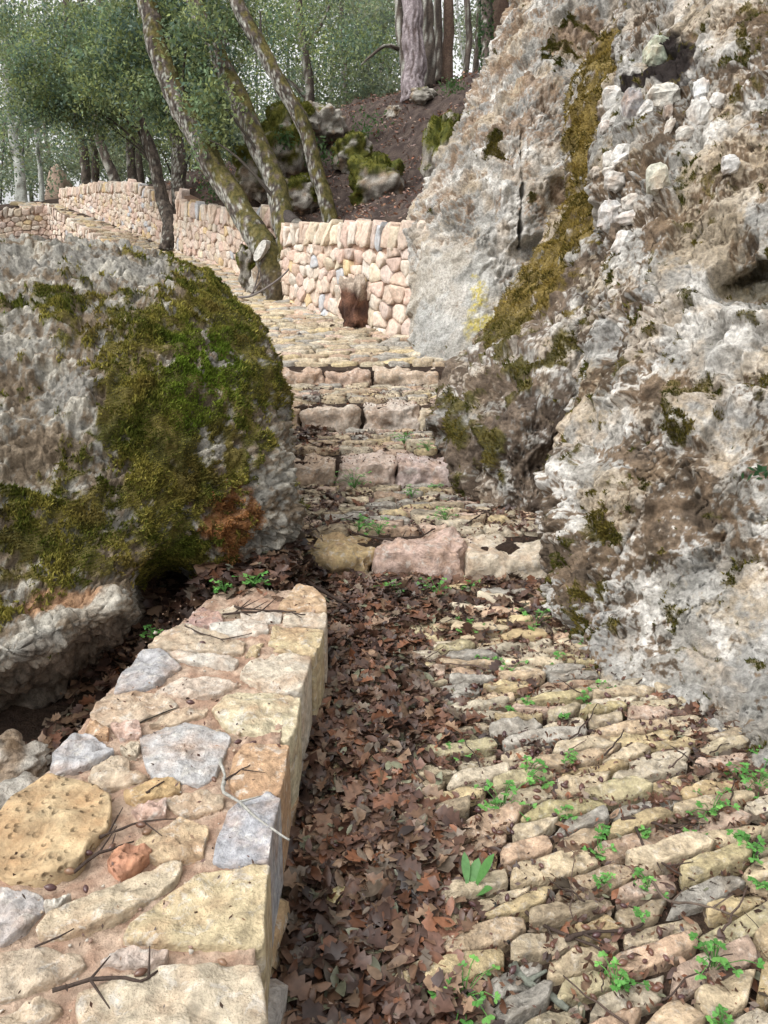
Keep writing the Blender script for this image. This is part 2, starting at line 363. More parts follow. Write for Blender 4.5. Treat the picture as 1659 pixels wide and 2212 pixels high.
# ---- left boulder
def build_boulder():
    f = [
     [(-450,1850,2.35),(-150,1800,2.4),(0,1760,2.45),(150,1660,2.6),(290,1500,2.85),(400,1350,3.2),(500,1310,3.35),(590,1270,3.5)],
     [(-450,1650,2.6),(-150,1600,2.72),(0,1560,2.8),(150,1500,2.92),(280,1410,3.0),(390,1300,3.22),(500,1262,3.32),(594,1225,3.42)],
     [(-450,1510,2.4),(-150,1500,2.42),(0,1482,2.42),(150,1415,2.56),(275,1360,2.75),(385,1265,3.12),(500,1222,3.22),(604,1188,3.36)],
     [(-450,1420,2.08),(-150,1420,2.14),(0,1425,2.2),(150,1358,2.38),(270,1300,2.58),(380,1215,3.0),(500,1170,3.12),(615,1150,3.32)],
     [(-450,1330,2.2),(-150,1320,2.28),(0,1310,2.36),(150,1275,2.5),(270,1235,2.66),(380,1160,2.93),(500,1110,3.08),(632,1100,3.3)],
     [(-450,1150,2.35),(-150,1130,2.42),(0,1110,2.55),(150,1080,2.68),(290,1040,2.82),(400,1000,2.95),(510,980,3.1),(626,1000,3.38)],
     [(-450,950,2.5),(-150,930,2.62),(0,910,2.75),(150,890,2.85),(290,870,2.95),(400,850,3.08),(505,845,3.25),(608,880,3.55)],
     [(-450,790,2.7),(-150,770,2.85),(0,750,2.98),(150,740,3.06),(290,735,3.14),(400,730,3.26),(495,735,3.42),(590,780,3.75)],
     [(-450,680,2.9),(-150,660,3.1),(0,640,3.22),(150,635,3.32),(280,635,3.4),(385,640,3.52),(465,660,3.7),(545,700,3.95)],
     [(-450,590,3.2),(-150,572,3.42),(0,566,3.52),(140,566,3.62),(260,570,3.72),(350,582,3.85),(425,606,4.0),(486,640,4.2)],
     [(-450,550,3.6),(-150,534,3.82),(0,526,3.92),(130,527,4.02),(240,533,4.12),(320,545,4.2),(380,562,4.3),(430,596,4.4)],
     [(-450,640,4.5),(-150,620,4.7),(0,610,4.8),(130,610,4.9),(230,620,4.9),(300,630,4.9),(350,640,4.9),(400,660,4.9)],
     [(-450,1000,4.7),(-150,1000,4.9),(0,1000,5.0),(130,1000,5.1),(230,1000,5.1),(300,1000,5.1),(350,1000,5.1),(400,1000,5.1)]]
    rows = []
    for r in f:
        q = [P(*a) for a in r]
        x, y, d = r[-1]
        q += [P(x - 12, y + 10, d + .45), P(x - 90, y + 20, d + 1.2)]
        rows.append(q)
    nv, nu = 370, 340
    Sg = surf(rows, nu, nv); S = Sg.reshape(-1, 3)
    px, py, D = wproj(S, 55)
    N = grid_normals(Sg).reshape(-1, 3)
    if (N[(nv // 2) * nu + nu // 2] @ (np.array([0, 0, EYE]) - S[(nv // 2) * nu + nu // 2])) < 0: N = -N
    # cavities
    S = dent(S, [(350, 1262, 66, 62, .55), (250, 1310, 26, 20, -.02), (490, 1095, 26, 20, .07), (60, 1560, 60, 60, .1)])
    warp = np.stack([fbm(S * 4, 2, 31), fbm(S * 4, 2, 32), fbm(S * 4, 2, 33)], -1)
    mossn = fbm(S * 3.2, 4, 40) + .35 * fbm(S * 11, 3, 41)
    # where moss sits in the photograph
    reg = -.35 + 1.15 * sstep(1.1, .6, ell(px, py, 390, 850, 230, 260)) + .9 * sstep(1.15, .6, ell(px, py, 220, 1130, 260, 170)) + .7 * sstep(1.1, .6, ell(px, py, 60, 1260, 130, 120)) \
        + .9 * sstep(1.1, .5, ell(px, py, 470, 640, 110, 90)) + .55 * sstep(1.1, .5, ell(px, py, 430, 1180, 110, 90)) + .5 * sstep(1.1, .5, ell(px, py, 90, 690, 120, 90)) \
        - 1.1 * sstep(1.1, .7, ell(px, py, 455, 950, 62, 62)) - .8 * sstep(1.2, .6, ell(px, py, 440, 720, 45, 35)) - 1.2 * sstep(1.2, .6, ell(px, py, 50, 940, 75, 100)) \
        - .9 * sstep(1.2, .6, ell(px, py, 600, 1060, 60, 200)) - 1.0 * sstep(1.15, .7, ell(px, py, 90, 570, 230, 75)) - .7 * sstep(1.2, .6, ell(px, py, 265, 1010, 28, 60)) - 1.5 * sstep(1330, 1370, py + .35 * (px - 0) - 20) \
        - .8 * sstep(1.2, .6, ell(px, py, 110, 1165, 35, 50)) - .6 * sstep(1.2, .5, ell(px, py, 330, 640, 90, 45))
    moss = sstep(.0, .55, reg * .72 + .15 + mossn * 1.0 + .5 * fbm(S * 11, 4, 45) + .7 * fbm(S * 26, 4, 44, .65))
    back = sstep(4.3, 4.6, D); moss = moss * (1 - back)
    # relief
    fa, f1, f2, cid = facet(S + warp * .05, 7, 50, 1.1)
    fb, g1, g2, cid2 = facet(S + warp * .03, 19, 51, 1.2)
    k1, k2, ko, kc = worley(S * np.array([1, 1, 1.9]) * 12 + warp * .5, 58); kp = sstep(0, .3, k2 - k1)
    m1, m2, _, mc_ = worley(S * 24 + warp * 2, 59)
    strata = perlin(np.stack([S[:, 0] * 3, S[:, 1] * 3, (S[:, 2] + .25 * S[:, 0]) * 26], -1) + warp, 52)
    topw = sstep(1.2, .7, ell(px, py, 90, 580, 320, 90))
    d = fbm(S * 2.3, 3, 53) * .05 + fa * .42 * (1 - .5 * moss) + ((kp - .6) * .020 + kp * (kc - .5) * .026) * (1 - .8 * moss) * (1 - .75 * sstep(1380, 1440, py + .4 * px)) + moss * (.55 - m1) * .022 + ridged(S * 9, 3, 54) * .008 + fbm(S * 24, 2, 55) * .009 * (1 - moss * .5)
    d += topw * strata * .022 + moss * (.014 + .028 * fbm(S * 12, 4, 56) + .005 * fbm(S * 38, 1, 57))
    d -= .012 * sstep(.12, .02, g2 - g1) * (1 - moss)
    S2 = S + N * d[:, None]
    nz = fbm(S * 12, 4, 60)
    c = mix((.26, .255, .24), (.46, .44, .40), sstep(-.35, .4, nz * .8 + (kc - .5) * .8 + .4 * fbm(S * 50, 3, 68)))
    c = mix(c, (.235, .23, .22), sstep(.0, .45, fbm(S * 5, 4, 61) + topw * .35) * .75)
    c = mix(c, (.155, .105, .06), sstep(-.05, .3, fbm(S * 5, 5, 62, .62) + .12 - .3 * topw + .7 * fbm(S * 38, 4, 65, .65)) * .75)
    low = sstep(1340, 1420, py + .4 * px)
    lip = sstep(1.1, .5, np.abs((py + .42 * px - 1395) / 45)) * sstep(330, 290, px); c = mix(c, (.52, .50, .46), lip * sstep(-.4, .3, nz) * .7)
    low = sstep(1415, 1470, py + .42 * px); c = mix(c, mix((.10, .082, .068), (.20, .165, .14), sstep(-.3, .3, nz)), low * .9)  # shade under the overhang painted in as darker brown-grey rock
    rust = sstep(.9, .4, ell(px, py, 505, 1130, 65, 130) + .5 * fbm(S * 14, 3, 63)) ; c = mix(c, (.27, .12, .045), rust * .85)
    rust2 = sstep(1.1, .7, ell(px, py, 130, 1312, 85, 28) + .3 * nz); c = mix(c, (.42, .25, .15), rust2 * .9)
    grn = mix((.07, .068, .02), (.15, .125, .04), sstep(-.3, .4, fbm(S * 8, 3, 64)))
    c = mix(c, grn, moss)
    c = c * np.array((1.03, 1.0, .93))
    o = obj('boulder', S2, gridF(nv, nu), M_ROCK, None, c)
    tag(o, 'large pale boulder with thick green moss beside the low wall', 'boulder')
    gl = lambda s: sstep(1.2, .3, ell(*proj(s)[:2], 430, 810, 110, 150))
    def mc(s, r):
        k = fbm(s * 7, 3, 66); a = mix((.08, .095, .016), (.27, .235, .055), sstep(-.45, .45, k + r.normal(0, .25, len(s))))
        a = mix(a, (.11, .185, .018), gl(s) * .8)
        a = mix(a, (.13, .085, .03), sstep(.1, .5, fbm(s * 4, 3, 67)) * .6)
        return a * r.uniform(.6, 1.35, (len(s), 1))
    tufts('moss', o, S2, N, moss ** 1.5 * (D < 4.6), 95000, .011, mc, 11)
    rm = tufts('moss', o, S2, N, rust * (D < 4.6), 7000, .009, lambda s, r: mix((.22, .09, .03), (.38, .2, .08), r.random(len(s))) * r.uniform(.7, 1.3, (len(s), 1)), 12)
    rm['label'] = 'rust brown dry moss near the boulder corner'
    return S2, N
build_boulder()

def cliff(name, label, f, nu, nv, shape, seed, right_wrap=False):
    rows = []
    for r in f:
        x, y, d = r[0]
        q = [P(x + 110, y, d + 1.3), P(x + 14, y, d + .5)] + [P(*a) for a in r]
        if right_wrap: q += [q[-1] + np.array(v) for v in ((.45, -.6, 0), (1.3, -.7, 0), (2.8, .9, 0))]
        rows.append(q)
    if right_wrap:
        u = np.concatenate([np.linspace(0, 1, 14)[:-1], np.linspace(1, 6.6, nu - 60)[:-1], np.linspace(6.6, len(rows[0]) - 2, 130)[:-1], np.linspace(len(rows[0]) - 2, len(rows[0]) - 1, 24)]); nu_, nu = u, len(u)
    else: nu_ = nu
    Sg = surf(rows, nu_, nv); S = Sg.reshape(-1, 3)
    N = grid_normals(Sg).reshape(-1, 3)
    k = (nv // 2) * nu + int(nu * .6)
    if N[k] @ (np.array([0, 0, EYE]) - S[k]) < 0: N = -N
    S2, c, moss, extra = shape(S, N)
    o = obj(name, S2, gridF(nv, nu), M_ROCK, None, c)
    tag(o, label, 'rock')
    return o, S2, N, moss, extra

def relief(S, s, clast=1.0):
    warp = np.stack([fbm(S * 5, 3, s + 1), fbm(S * 5, 3, s + 2), fbm(S * 5, 3, s + 3)], -1)
    fa, f1, f2, ca = facet(S + warp * .06, 4.5, s + 4, 1.3)
    g1, g2, og, cb = worley(S * np.array([1, 1, .8]) * 11 + warp * .35, s + 5)
    h1, h2_, _, cc = worley(S * np.array([1, 1, .85]) * 27 + warp * .55, s + 6)
    sm = sstep(-.08, .22, fbm(S * np.array([1.5, 1.5, 1.1]), 3, s + 30)); cl = (.2 + .8 * sstep(-.2, .25, fbm(S * 1.8, 3, s + 7))) * clast * (1 - .85 * sm)
    gv = np.stack([np.sin(cb * 91.7), np.sin(cb * 57.3 + 1), np.sin(cb * 131.1 + 2)], -1)
    pl = sstep(.0, .3, g2 - g1); ps = sstep(.0, .3, h2_ - h1)
    d = fbm(S * 1.6, 3, s + 8) * .09 + fa * (.40 + .25 * sm) + (pl - .6) * (.008 + .020 * cl) + pl * (og * gv).sum(1) * .012 * (.4 + .6 * cl) + (cb - .5) * .022 * pl + cl * (ps - .5) * .009 + cl * ps * (cc - .5) * .010
    d += ridged(S * 7, 2, s + 9) * .011 * (1 - .4 * sm) + fbm(S * 24, 2, s + 10) * .008 * (1 - .5 * sm)
    crk = np.abs(fbm(S * 2.6 + warp * .5, 4, s + 11)); d -= .035 * sstep(.03, .0, crk)
    e = np.minimum(g2 - g1, .8 * (h2_ - h1) + .04)
    return d, cb, cc, e, cl, warp
def limestone(S, s, cb, cc, e, cl):
    nz = fbm(S * 9, 4, s + 20); fine = fbm(S * 40, 3, s + 24, .65)
    c = mix((.31, .29, .255), (.64, .61, .56), sstep(-.45, .45, nz * .8 + (cb - .5) * .7 + (cc - .5) * .5 + fine * .3))
    c = mix(c, (.27, .265, .25), sstep(.0, .4, fbm(S * 3.3, 5, s + 21)) * .65)
    c = mix(c, (.44, .345, .245), sstep(.02, .4, fbm(S * 4.2, 5, s + 22)) * .5)
    strk = fbm(S * np.array([4, 4, 1.1]), 3, s + 25)
    c = mix(c, (.19, .18, .16), sstep(.08, .4, strk) * .4)
    c = mix(c, (.20, .195, .175), sstep(.05, .4, fbm(S * 1.7, 3, s + 26) + .25 * fine) * .55)
    c = mix(c, (.40, .29, .16), sstep(.12, .4, fbm(S * 2.3, 4, s + 27) + .2 * fine) * .45)
    # brown earth caught between the clasts, speckled at its borders
    br = fbm(S * 3.4, 5, s + 23, .6) * .85 + fine * .6 + sstep(.16, .0, e) * .42 * cl + (.5 - cc) * .4 * cl - .04 - .26 * sstep(-.08, .22, fbm(S * np.array([1.5, 1.5, 1.1]), 3, s + 30))
    return c, br, nz
# ---- near right crag
def shape_near(S, N):
    px, py, D = wproj(S)
    S = dent(S, [(1650, 610, 120, 62, .38), (1452, 150, 70, 50, .22), (1380, 190, 70, 30, .14), (1075, 1170, 30, 20, 0), (1445, 1250, 110, 45, .06)])
    d, cb, cc, h1, cl, warp = relief(S, 100, 1.0)
    smooth = sstep(1.2, .7, ell(px, py, 1540, 1330, 160, 140)) * .6
    d = d * (1 - smooth * .5)
    S2 = S + N * d[:, None]
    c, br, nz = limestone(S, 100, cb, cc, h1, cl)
    reg = .15 + .4 * sstep(1.2, .5, ell(px, py, 1300, 1300, 100, 170)) + .3 * sstep(1.2, .4, ell(px, py, 1440, 1000, 130, 230)) + .3 * sstep(1.2, .4, ell(px, py, 1560, 300, 150, 200)) + .25 * sstep(1.2, .5, ell(px, py, 1400, 470, 100, 90)) - .35 * smooth - .25 * sstep(1.2, .5, ell(px, py, 1480, 700, 150, 110))
    dirt = sstep(.2, .4, reg * .9 + br * .85)
    c = mix(c, mix((.075, .05, .03), (.17, .115, .07), sstep(-.3, .3, nz + .4 * (cc - .5))), dirt * .92)
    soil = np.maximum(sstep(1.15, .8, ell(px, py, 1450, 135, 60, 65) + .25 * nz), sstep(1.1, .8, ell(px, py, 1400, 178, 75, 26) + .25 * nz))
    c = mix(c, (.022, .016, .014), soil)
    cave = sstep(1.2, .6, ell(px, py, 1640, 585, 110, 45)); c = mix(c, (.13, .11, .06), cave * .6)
    mreg = -.55 + .85 * sstep(1.2, .4, ell(px, py, 1445, 900, 60, 120)) + .7 * sstep(1.2, .4, ell(px, py, 1290, 1180, 70, 130)) + .6 * sstep(1.2, .4, ell(px, py, 1230, 1290, 40, 150)) + .5 * sstep(1.2, .3, ell(px, py, 1640, 60, 60, 90)) + .5 * sstep(1.2, .4, ell(px, py, 1500, 430, 50, 120))
    moss = sstep(.05, .4, mreg * .8 + fbm(S * 8, 5, 140, .65) * 1.1)
    c = mix(c, mix((.09, .075, .025), (.17, .13, .045), sstep(-.3, .3, nz)), moss * .85)
    return S2, c, moss * (D < 5.2), soil
f_near = [
 [(1195,1410,3.2),(1240,1480,3.0),(1310,1535,2.75),(1430,1610,2.5),(1560,1660,2.35),(1720,1740,2.15),(2000,1860,1.9)],
 [(1190,1320,3.25),(1213,1372,3.08),(1300,1446,2.85),(1430,1512,2.66),(1560,1572,2.5),(1720,1630,2.3),(2000,1700,2.1)],
 [(1192,1260,3.3),(1230,1300,3.1),(1310,1340,2.95),(1430,1380,2.8),(1560,1420,2.68),(1720,1450,2.5),(2000,1500,2.3)],
 [(1200,1150,3.4),(1240,1160,3.22),(1320,1190,3.05),(1430,1220,2.92),(1560,1240,2.8),(1720,1260,2.65),(2000,1280,2.45)],
 [(1216,1030,3.5),(1255,1030,3.3),(1330,1040,3.12),(1440,1050,3.0),(1560,1050,2.88),(1720,1050,2.75),(2000,1050,2.55)],
 [(1264,890,3.75),(1300,880,3.5),(1370,880,3.25),(1460,880,3.1),(1570,880,2.98),(1720,870,2.85),(2000,860,2.7)],
 [(1278,740,3.9),(1312,730,3.62),(1380,720,3.38),(1470,710,3.22),(1575,700,3.05),(1720,680,2.9),(2000,650,2.75)],
 [(1292,580,4.05),(1330,570,3.78),(1400,560,3.55),(1485,550,3.42),(1580,540,3.3),(1720,520,3.1),(2000,480,2.95)],
 [(1300,430,4.2),(1340,410,4.0),(1410,395,3.8),(1490,380,3.65),(1585,370,3.5),(1720,350,3.3),(2000,300,3.1)],
 [(1308,290,4.4),(1355,260,4.25),(1420,240,4.1),(1500,220,3.9),(1590,210,3.7),(1720,190,3.5),(2000,140,3.3)],
 [(1345,130,4.75),(1390,110,4.6),(1440,95,4.45),(1520,80,4.1),(1600,60,3.9),(1720,30,3.7),(2000,-40,3.5)],
 [(1375,-30,5.05),(1420,-50,4.85),(1470,-60,4.65),(1540,-80,4.3),(1620,-100,4.1),(1740,-140,3.9),(2000,-220,3.7)],
 [(1420,-260,5.5),(1460,-280,5.3),(1510,-290,5.1),(1570,-300,4.8),(1650,-320,4.6),(1760,-340,4.4),(2000,-400,4.2)],
 [(1500,-200,8),(1530,-200,8),(1570,-200,8),(1630,-200,8),(1700,-200,8),(1800,-200,8),(2000,-200,8)]]
crag, Sn, Nn_, mn, soiln = cliff('rock_crag', 'huge rough pale crag with dirt streaks at the right of the path', f_near, 350, 720, shape_near, 1, True)
def mc_gold(s, r):
    k = fbm(s * 6, 3, 70)
    return mix((.085, .07, .016), (.25, .18, .045), sstep(-.4, .45, k + r.normal(0, .25, len(s)))) * r.uniform(.6, 1.35, (len(s), 1))
def mc_olive(s, r):
    k = fbm(s * 6, 3, 71)
    return mix((.06, .062, .012), (.15, .12, .03), sstep(-.4, .45, k + r.normal(0, .25, len(s)))) * r.uniform(.6, 1.35, (len(s), 1))
tufts('moss', crag, Sn, Nn_, mn, 26000, .011, mc_olive, 21)

# ---- mossy nose between the crag and the slab
BAND = [(1470, 20), (1400, 60), (1330, 110), (1275, 190), (1262, 300), (1292, 390), (1272, 450), (1225, 530), (1165, 615), (1112, 680)]
def shape_nose(S, N):
    px, py, D = wproj(S)
    S = dent(S, [(1190, 1010, 80, 60, .10), (1200, 870, 45, 60, .06)])
    d, cb, cc, h1, cl, warp = relief(S, 200, .8)
    bd = segdist(px, py, BAND)
    nz0 = fbm(S * 7, 4, 210)
    mreg = -.38 + 1.35 * sstep(58, 18, bd + nz0 * 48) + .95 * sstep(1.2, .4, ell(px, py, 985, 910, 45, 80)) + .85 * sstep(1.2, .4, ell(px, py, 1055, 960, 50, 70)) + .8 * sstep(1.2, .4, ell(px, py, 1120, 800, 40, 90)) + .8 * sstep(1.2, .4, ell(px, py, 1070, 730, 40, 70)) + .5 * sstep(1.2, .4, ell(px, py, 1210, 760, 40, 60))
    moss = sstep(.05, .42, mreg * .8 + nz0 * .95 + .35 * fbm(S * 28, 3, 212))
    d = d * (1 - .5 * moss) + moss * (.015 + .02 * fbm(S * 14, 3, 211))
    S2 = S + N * d[:, None]
    c, br, nz = limestone(S, 200, cb, cc, h1, cl)
    reg = .3 * sstep(1.2, .5, ell(px, py, 1180, 980, 110, 110)) + .2 + .22 * sstep(600, 900, py)
    dirt = sstep(.1, .3, reg + br * .8)
    c = mix(c, mix((.07, .046, .03), (.155, .11, .075), sstep(-.3, .3, nz)), dirt * .9)
    gold = sstep(760, 640, py)
    mcol = mix(mix((.07, .062, .018), (.12, .10, .03), sstep(-.3, .3, nz)), mix((.13, .092, .024), (.21, .15, .04), sstep(-.3, .3, nz)), gold)
    c = mix(c, mcol, moss * .95)
    return S2, c, moss, gold
f_nose = [
 [(1010,1085,4.45),(1050,1125,4.3),(1110,1145,4.2),(1170,1150,4.15),(1230,1150,4.2),(1330,1150,4.4)],
 [(985,1032,4.55),(1030,1078,4.3),(1110,1092,4.12),(1170,1092,4.08),(1230,1080,4.15),(1330,1060,4.4)],
 [(960,960,4.7),(1005,990,4.38),(1090,1000,4.12),(1170,1000,4.08),(1235,990,4.15),(1330,980,4.4)],
 [(945,895,4.85),(990,900,4.5),(1080,905,4.2),(1170,900,4.1),(1240,890,4.15),(1340,880,4.4)],
 [(960,840,5.0),(1010,825,4.65),(1090,815,4.38),(1180,800,4.25),(1250,790,4.25),(1350,780,4.4)],
 [(1010,775,5.1),(1050,755,4.8),(1115,735,4.6),(1195,715,4.42),(1260,700,4.35),(1360,690,4.5)],
 [(1082,680,5.2),(1112,665,5.0),(1160,650,4.8),(1215,630,4.6),(1275,610,4.5),(1370,600,4.6)],
 [(1142,585,5.25),(1167,570,5.1),(1202,555,4.95),(1242,535,4.8),(1290,515,4.65),(1380,500,4.7)],
 [(1200,490,5.3),(1220,475,5.15),(1245,455,5.05),(1275,435,4.95),(1310,415,4.85),(1390,400,4.85)],
 [(1238,400,5.4),(1250,380,5.3),(1270,360,5.2),(1290,340,5.1),(1320,320,5.0),(1400,310,5.0)],
 [(1228,260,5.6),(1245,240,5.5),(1270,220,5.4),(1310,200,5.25),(1350,190,5.1),(1420,180,5.1)],
 [(1255,150,5.8),(1285,130,5.7),(1325,110,5.6),(1360,95,5.45),(1400,80,5.35),(1470,70,5.3)],
 [(1330,40,6.0),(1360,20,5.9),(1400,0,5.8),(1440,-15,5.7),(1480,-30,5.6),(1540,-40,5.6)],
 [(1400,-120,6.3),(1430,-130,6.2),(1460,-140,6.1),(1500,-150,6.0),(1540,-160,5.9),(1600,-160,5.9)],
 [(1450,-60,8),(1480,-60,8),(1510,-60,8),(1540,-60,8),(1570,-60,8),(1620,-60,8)]]
nose, So, No, mo, go = cliff('rock_spur', 'mossy rock spur with a golden moss band between the crag and the smooth slab', f_nose, 240, 400, shape_nose, 2)
def mc_nose(s, r):
    _, yy, _ = proj(s); g = sstep(760, 640, yy)
    return mc_olive(s, r) * (1 - g[:, None]) + mc_gold(s, r) * g[:, None]
tufts('moss', nose, So, No, mo * (proj(So)[0] < 1420), 42000, .013, mc_nose, 22)

# ---- slab behind
def shape_slab(S, N):
    px, py, D = wproj(S, 18)
    S = dent(S, [(1205, 440, 36, 46, .22), (1150, 540, 60, 26, .16), (945, 550, 12, 8, .05)])
    crack = segdist(*proj(S)[:2], [(1118, 120), (1128, 300), (1130, 420), (1122, 530)])
    S = S + np.array([0, 1, 0]) * (.14 * sstep(5, 1, crack + 5 * fbm(S * 9, 3, 305)) * sstep(270, 330, py))[:, None]
    crack2 = segdist(px, py, [(1040, 590), (1070, 560), (1100, 600), (1110, 650)])
    sm = sstep(1.15, .75, ell(px, py, 985, 680, 115, 175))
    pil = sstep(1.2, .8, ell(px, py, 1180, 400, 60, 130))
    d, cb, cc, h1, cl, warp = relief(S, 300, 1.15)
    d = d * (1 - .62 * sm) * (1 - .4 * pil) * 1.2 - .03 * sstep(6, 1, crack2) + pil * .10
    S2 = S + N * d[:, None]
    c, br, nz = limestone(S, 300, cb, cc, h1, cl)
    c = mix(c, (.43, .425, .395) + nz[:, None] * .12, sm * .55)
    dirt = sstep(.2, .5, .06 - .3 * sm + .25 * sstep(500, 200, py) + .35 * sstep(1.2, .5, ell(px, py, 1200, 470, 70, 70)) + br * .75)
    c = mix(c, mix((.16, .10, .06), (.27, .18, .11), sstep(-.3, .3, nz)), dirt * .8)
    yl = sstep(1.1, .45, np.minimum(ell(px, py, 1045, 705, 42, 34), ell(px, py, 1032, 640, 16, 50)) + .7 * fbm(S * 12, 4, 332)) * sstep(-.5, .0, fbm(S * 34, 3, 333, .65)); c = mix(c, (.48, .39, .06), yl * .8)
    mreg = -.5 + .8 * sstep(1.2, .4, ell(px, py, 1075, 330, 40, 60)) + .6 * sstep(1.2, .4, ell(px, py, 1230, 100, 80, 90)) + .5 * sstep(1.2, .4, ell(px, py, 1000, 260, 30, 60))
    moss = sstep(.1, .38, mreg + fbm(S * 6, 4, 340) * .75)
    c = mix(c, (.11, .085, .03), moss * .85)
    return S2, c, moss, yl
f_slab = [
 [(885,815,7.1),(925,870,6.5),(1000,880,6.3),(1080,880,6.2),(1160,870,6.1),(1300,870,6.0)],
 [(880,748,7.2),(922,800,6.6),(1000,790,6.4),(1080,775,6.3),(1170,760,6.3),(1300,750,6.2)],
 [(884,640,7.25),(930,650,6.75),(1000,650,6.55),(1080,645,6.45),(1170,640,6.45),(1300,640,6.4)],
 [(888,500,7.3),(935,520,6.9),(1005,530,6.65),(1080,530,6.55),(1170,530,6.5),(1300,530,6.5)],
 [(927,410,7.4),(970,430,7.0),(1030,440,6.75),(1095,440,6.6),(1175,440,6.55),(1300,440,6.6)],
 [(974,310,7.5),(1010,330,7.15),(1060,340,6.9),(1115,345,6.75),(1185,350,6.7),(1310,350,6.7)],
 [(1012,215,7.6),(1045,230,7.3),(1090,240,7.05),(1140,245,6.9),(1200,250,6.85),(1320,250,6.8)],
 [(1062,120,7.8),(1090,130,7.5),(1130,140,7.25),(1170,145,7.1),(1225,150,7.0),(1340,150,6.9)],
 [(1100,40,8.0),(1125,45,7.7),(1160,50,7.45),(1200,50,7.3),(1250,50,7.2),(1360,50,7.1)],
 [(1118,-60,8.2),(1150,-60,7.9),(1190,-60,7.7),(1240,-60,7.5),(1290,-60,7.4),(1400,-60,7.3)],
 [(1180,-250,8.8),(1210,-250,8.5),(1240,-250,8.3),(1290,-250,8.1),(1340,-250,8),(1450,-250,7.9)],
 [(1240,-150,11),(1270,-150,11),(1300,-150,11),(1350,-150,11),(1400,-150,11),(1500,-150,11)]]
slab, Ss, Ns, ms, ys_ = cliff('rock_slab', 'tall pale rock slab with a vertical crack and yellow lichen behind the mossy spur', f_slab, 240, 400, shape_slab, 3)
tufts('moss', slab, Ss, Ns, ms, 14000, .014, mc_olive, 23)

# ------------------------------------------------------------------ loose stones: rounded faceted lumps
def lump(r, nu=14, nv=10, sq=.75, rough=.12, fac=.25, seed=0):
    u = np.linspace(0, 2 * np.pi, nu, endpoint=False); v = np.linspace(-np.pi / 2, np.pi / 2, nv + 1)[1:-1]
    U, Vv = np.meshgrid(u, v)
    pw = lambda a: np.sign(a) * np.abs(a) ** sq
    p = np.stack([pw(np.cos(Vv)) * pw(np.cos(U)), pw(np.cos(Vv)) * pw(np.sin(U)), pw(np.sin(Vv))], -1).reshape(-1, 3)
    p = np.vstack([p, [[0, 0, -1], [0, 0, 1]]])
    q = p * 1.0 + seed * 7.31
    f, f1, f2, cid = facet(q, 1.3, 5, 1.0)
    d = 1 + fbm(q * 1.6, 3, 7) * rough * 2 + f * fac
    p = p * d[:, None] * np.asarray(r)
    nr = nv - 1; F4 = []
    for a in range(nr - 1):
        i = a * nu + np.arange(nu); j = a * nu + (np.arange(nu) + 1) % nu
        F4.append(np.stack([i, j, j + nu, i + nu], -1))
    b, t = nr * nu, nr * nu + 1
    i = np.arange(nu); j = (i + 1) % nu
    F3 = np.concatenate([np.stack([j, i, np.full(nu, b)], -1), np.stack([i + (nr - 1) * nu, j + (nr - 1) * nu, np.full(nu, t)], -1)])
    return p, [np.concatenate(F4), F3]
def rotm(rx, ry, rz):
    cx, sx, cy, sy, cz, sz = math.cos(rx), math.sin(rx), math.cos(ry), math.sin(ry), math.cos(rz), math.sin(rz)
    return np.array([[cz, -sz, 0], [sz, cz, 0], [0, 0, 1]]) @ np.array([[cy, 0, sy], [0, 1, 0], [-sy, 0, cy]]) @ np.array([[1, 0, 0], [0, cx, -sx], [0, sx, cx]])

def nearest_on(S, px0, py0):
    px, py, D = proj(S); d = np.hypot(px - px0, py - py0); m = d < max(6, d.min() + 4)
    k = np.where(m)[0]; return S[k[np.argmin(D[k])]]
def fragments():
    z8 = [(630,170,160,190,(.40,.44,.34)),(440,560,120,230,(.33,.33,.34)),(670,470,230,170,(.58,.56,.5)),(550,560,90,130,(.6,.58,.54)),(940,430,110,150,(.62,.62,.6)),(920,600,120,200,(.56,.54,.5)),
     (740,690,60,130,(.55,.53,.48)),(820,740,110,110,(.5,.47,.42)),(300,480,130,150,(.62,.6,.56)),(370,920,140,160,(.62,.6,.56)),(270,930,80,110,(.6,.57,.52)),(290,1010,110,80,(.58,.55,.5)),
     (330,1090,140,130,(.45,.42,.38)),(300,1330,150,200,(.56,.55,.53)),(410,1360,150,80,(.6,.58,.55)),(390,1510,120,160,(.58,.57,.54)),(640,1050,150,200,(.5,.49,.4)),(250,690,80,90,(.6,.58,.55)),(310,660,60,60,(.45,.43,.4)),
     (180,1020,70,70,(.45,.4,.34)),(440,1230,120,120,(.56,.53,.48)),(1050,510,90,110,(.57,.54,.5)),(1150,960,110,120,(.6,.58,.55)),(700,590,60,90,(.35,.3,.26))]
    for k, (x, y, w, h, c) in enumerate(z8):
        zx, zy = (1850 + x * .452) / 1.507, (100 + y * .452) / 1.507
        p = nearest_on(Sn, zx, zy); D = proj(p[None])[2][0]
        rx, rz = w * .3 / 2 * D / FPX * 1.05, h * .3 / 2 * D / FPX * 1.05
        V, F = lump((rx, (rx + rz) * .5, rz), 14, 10, .7, .12, .45, k + 3)
        V = V @ rotm(.2 * math.sin(k), .3 * math.cos(k * 2.1), .4 * math.sin(k * 3)).T + p
        obj('rock_fragment', V, F, M_STONE, crag, None, False, p, c)
fragments()

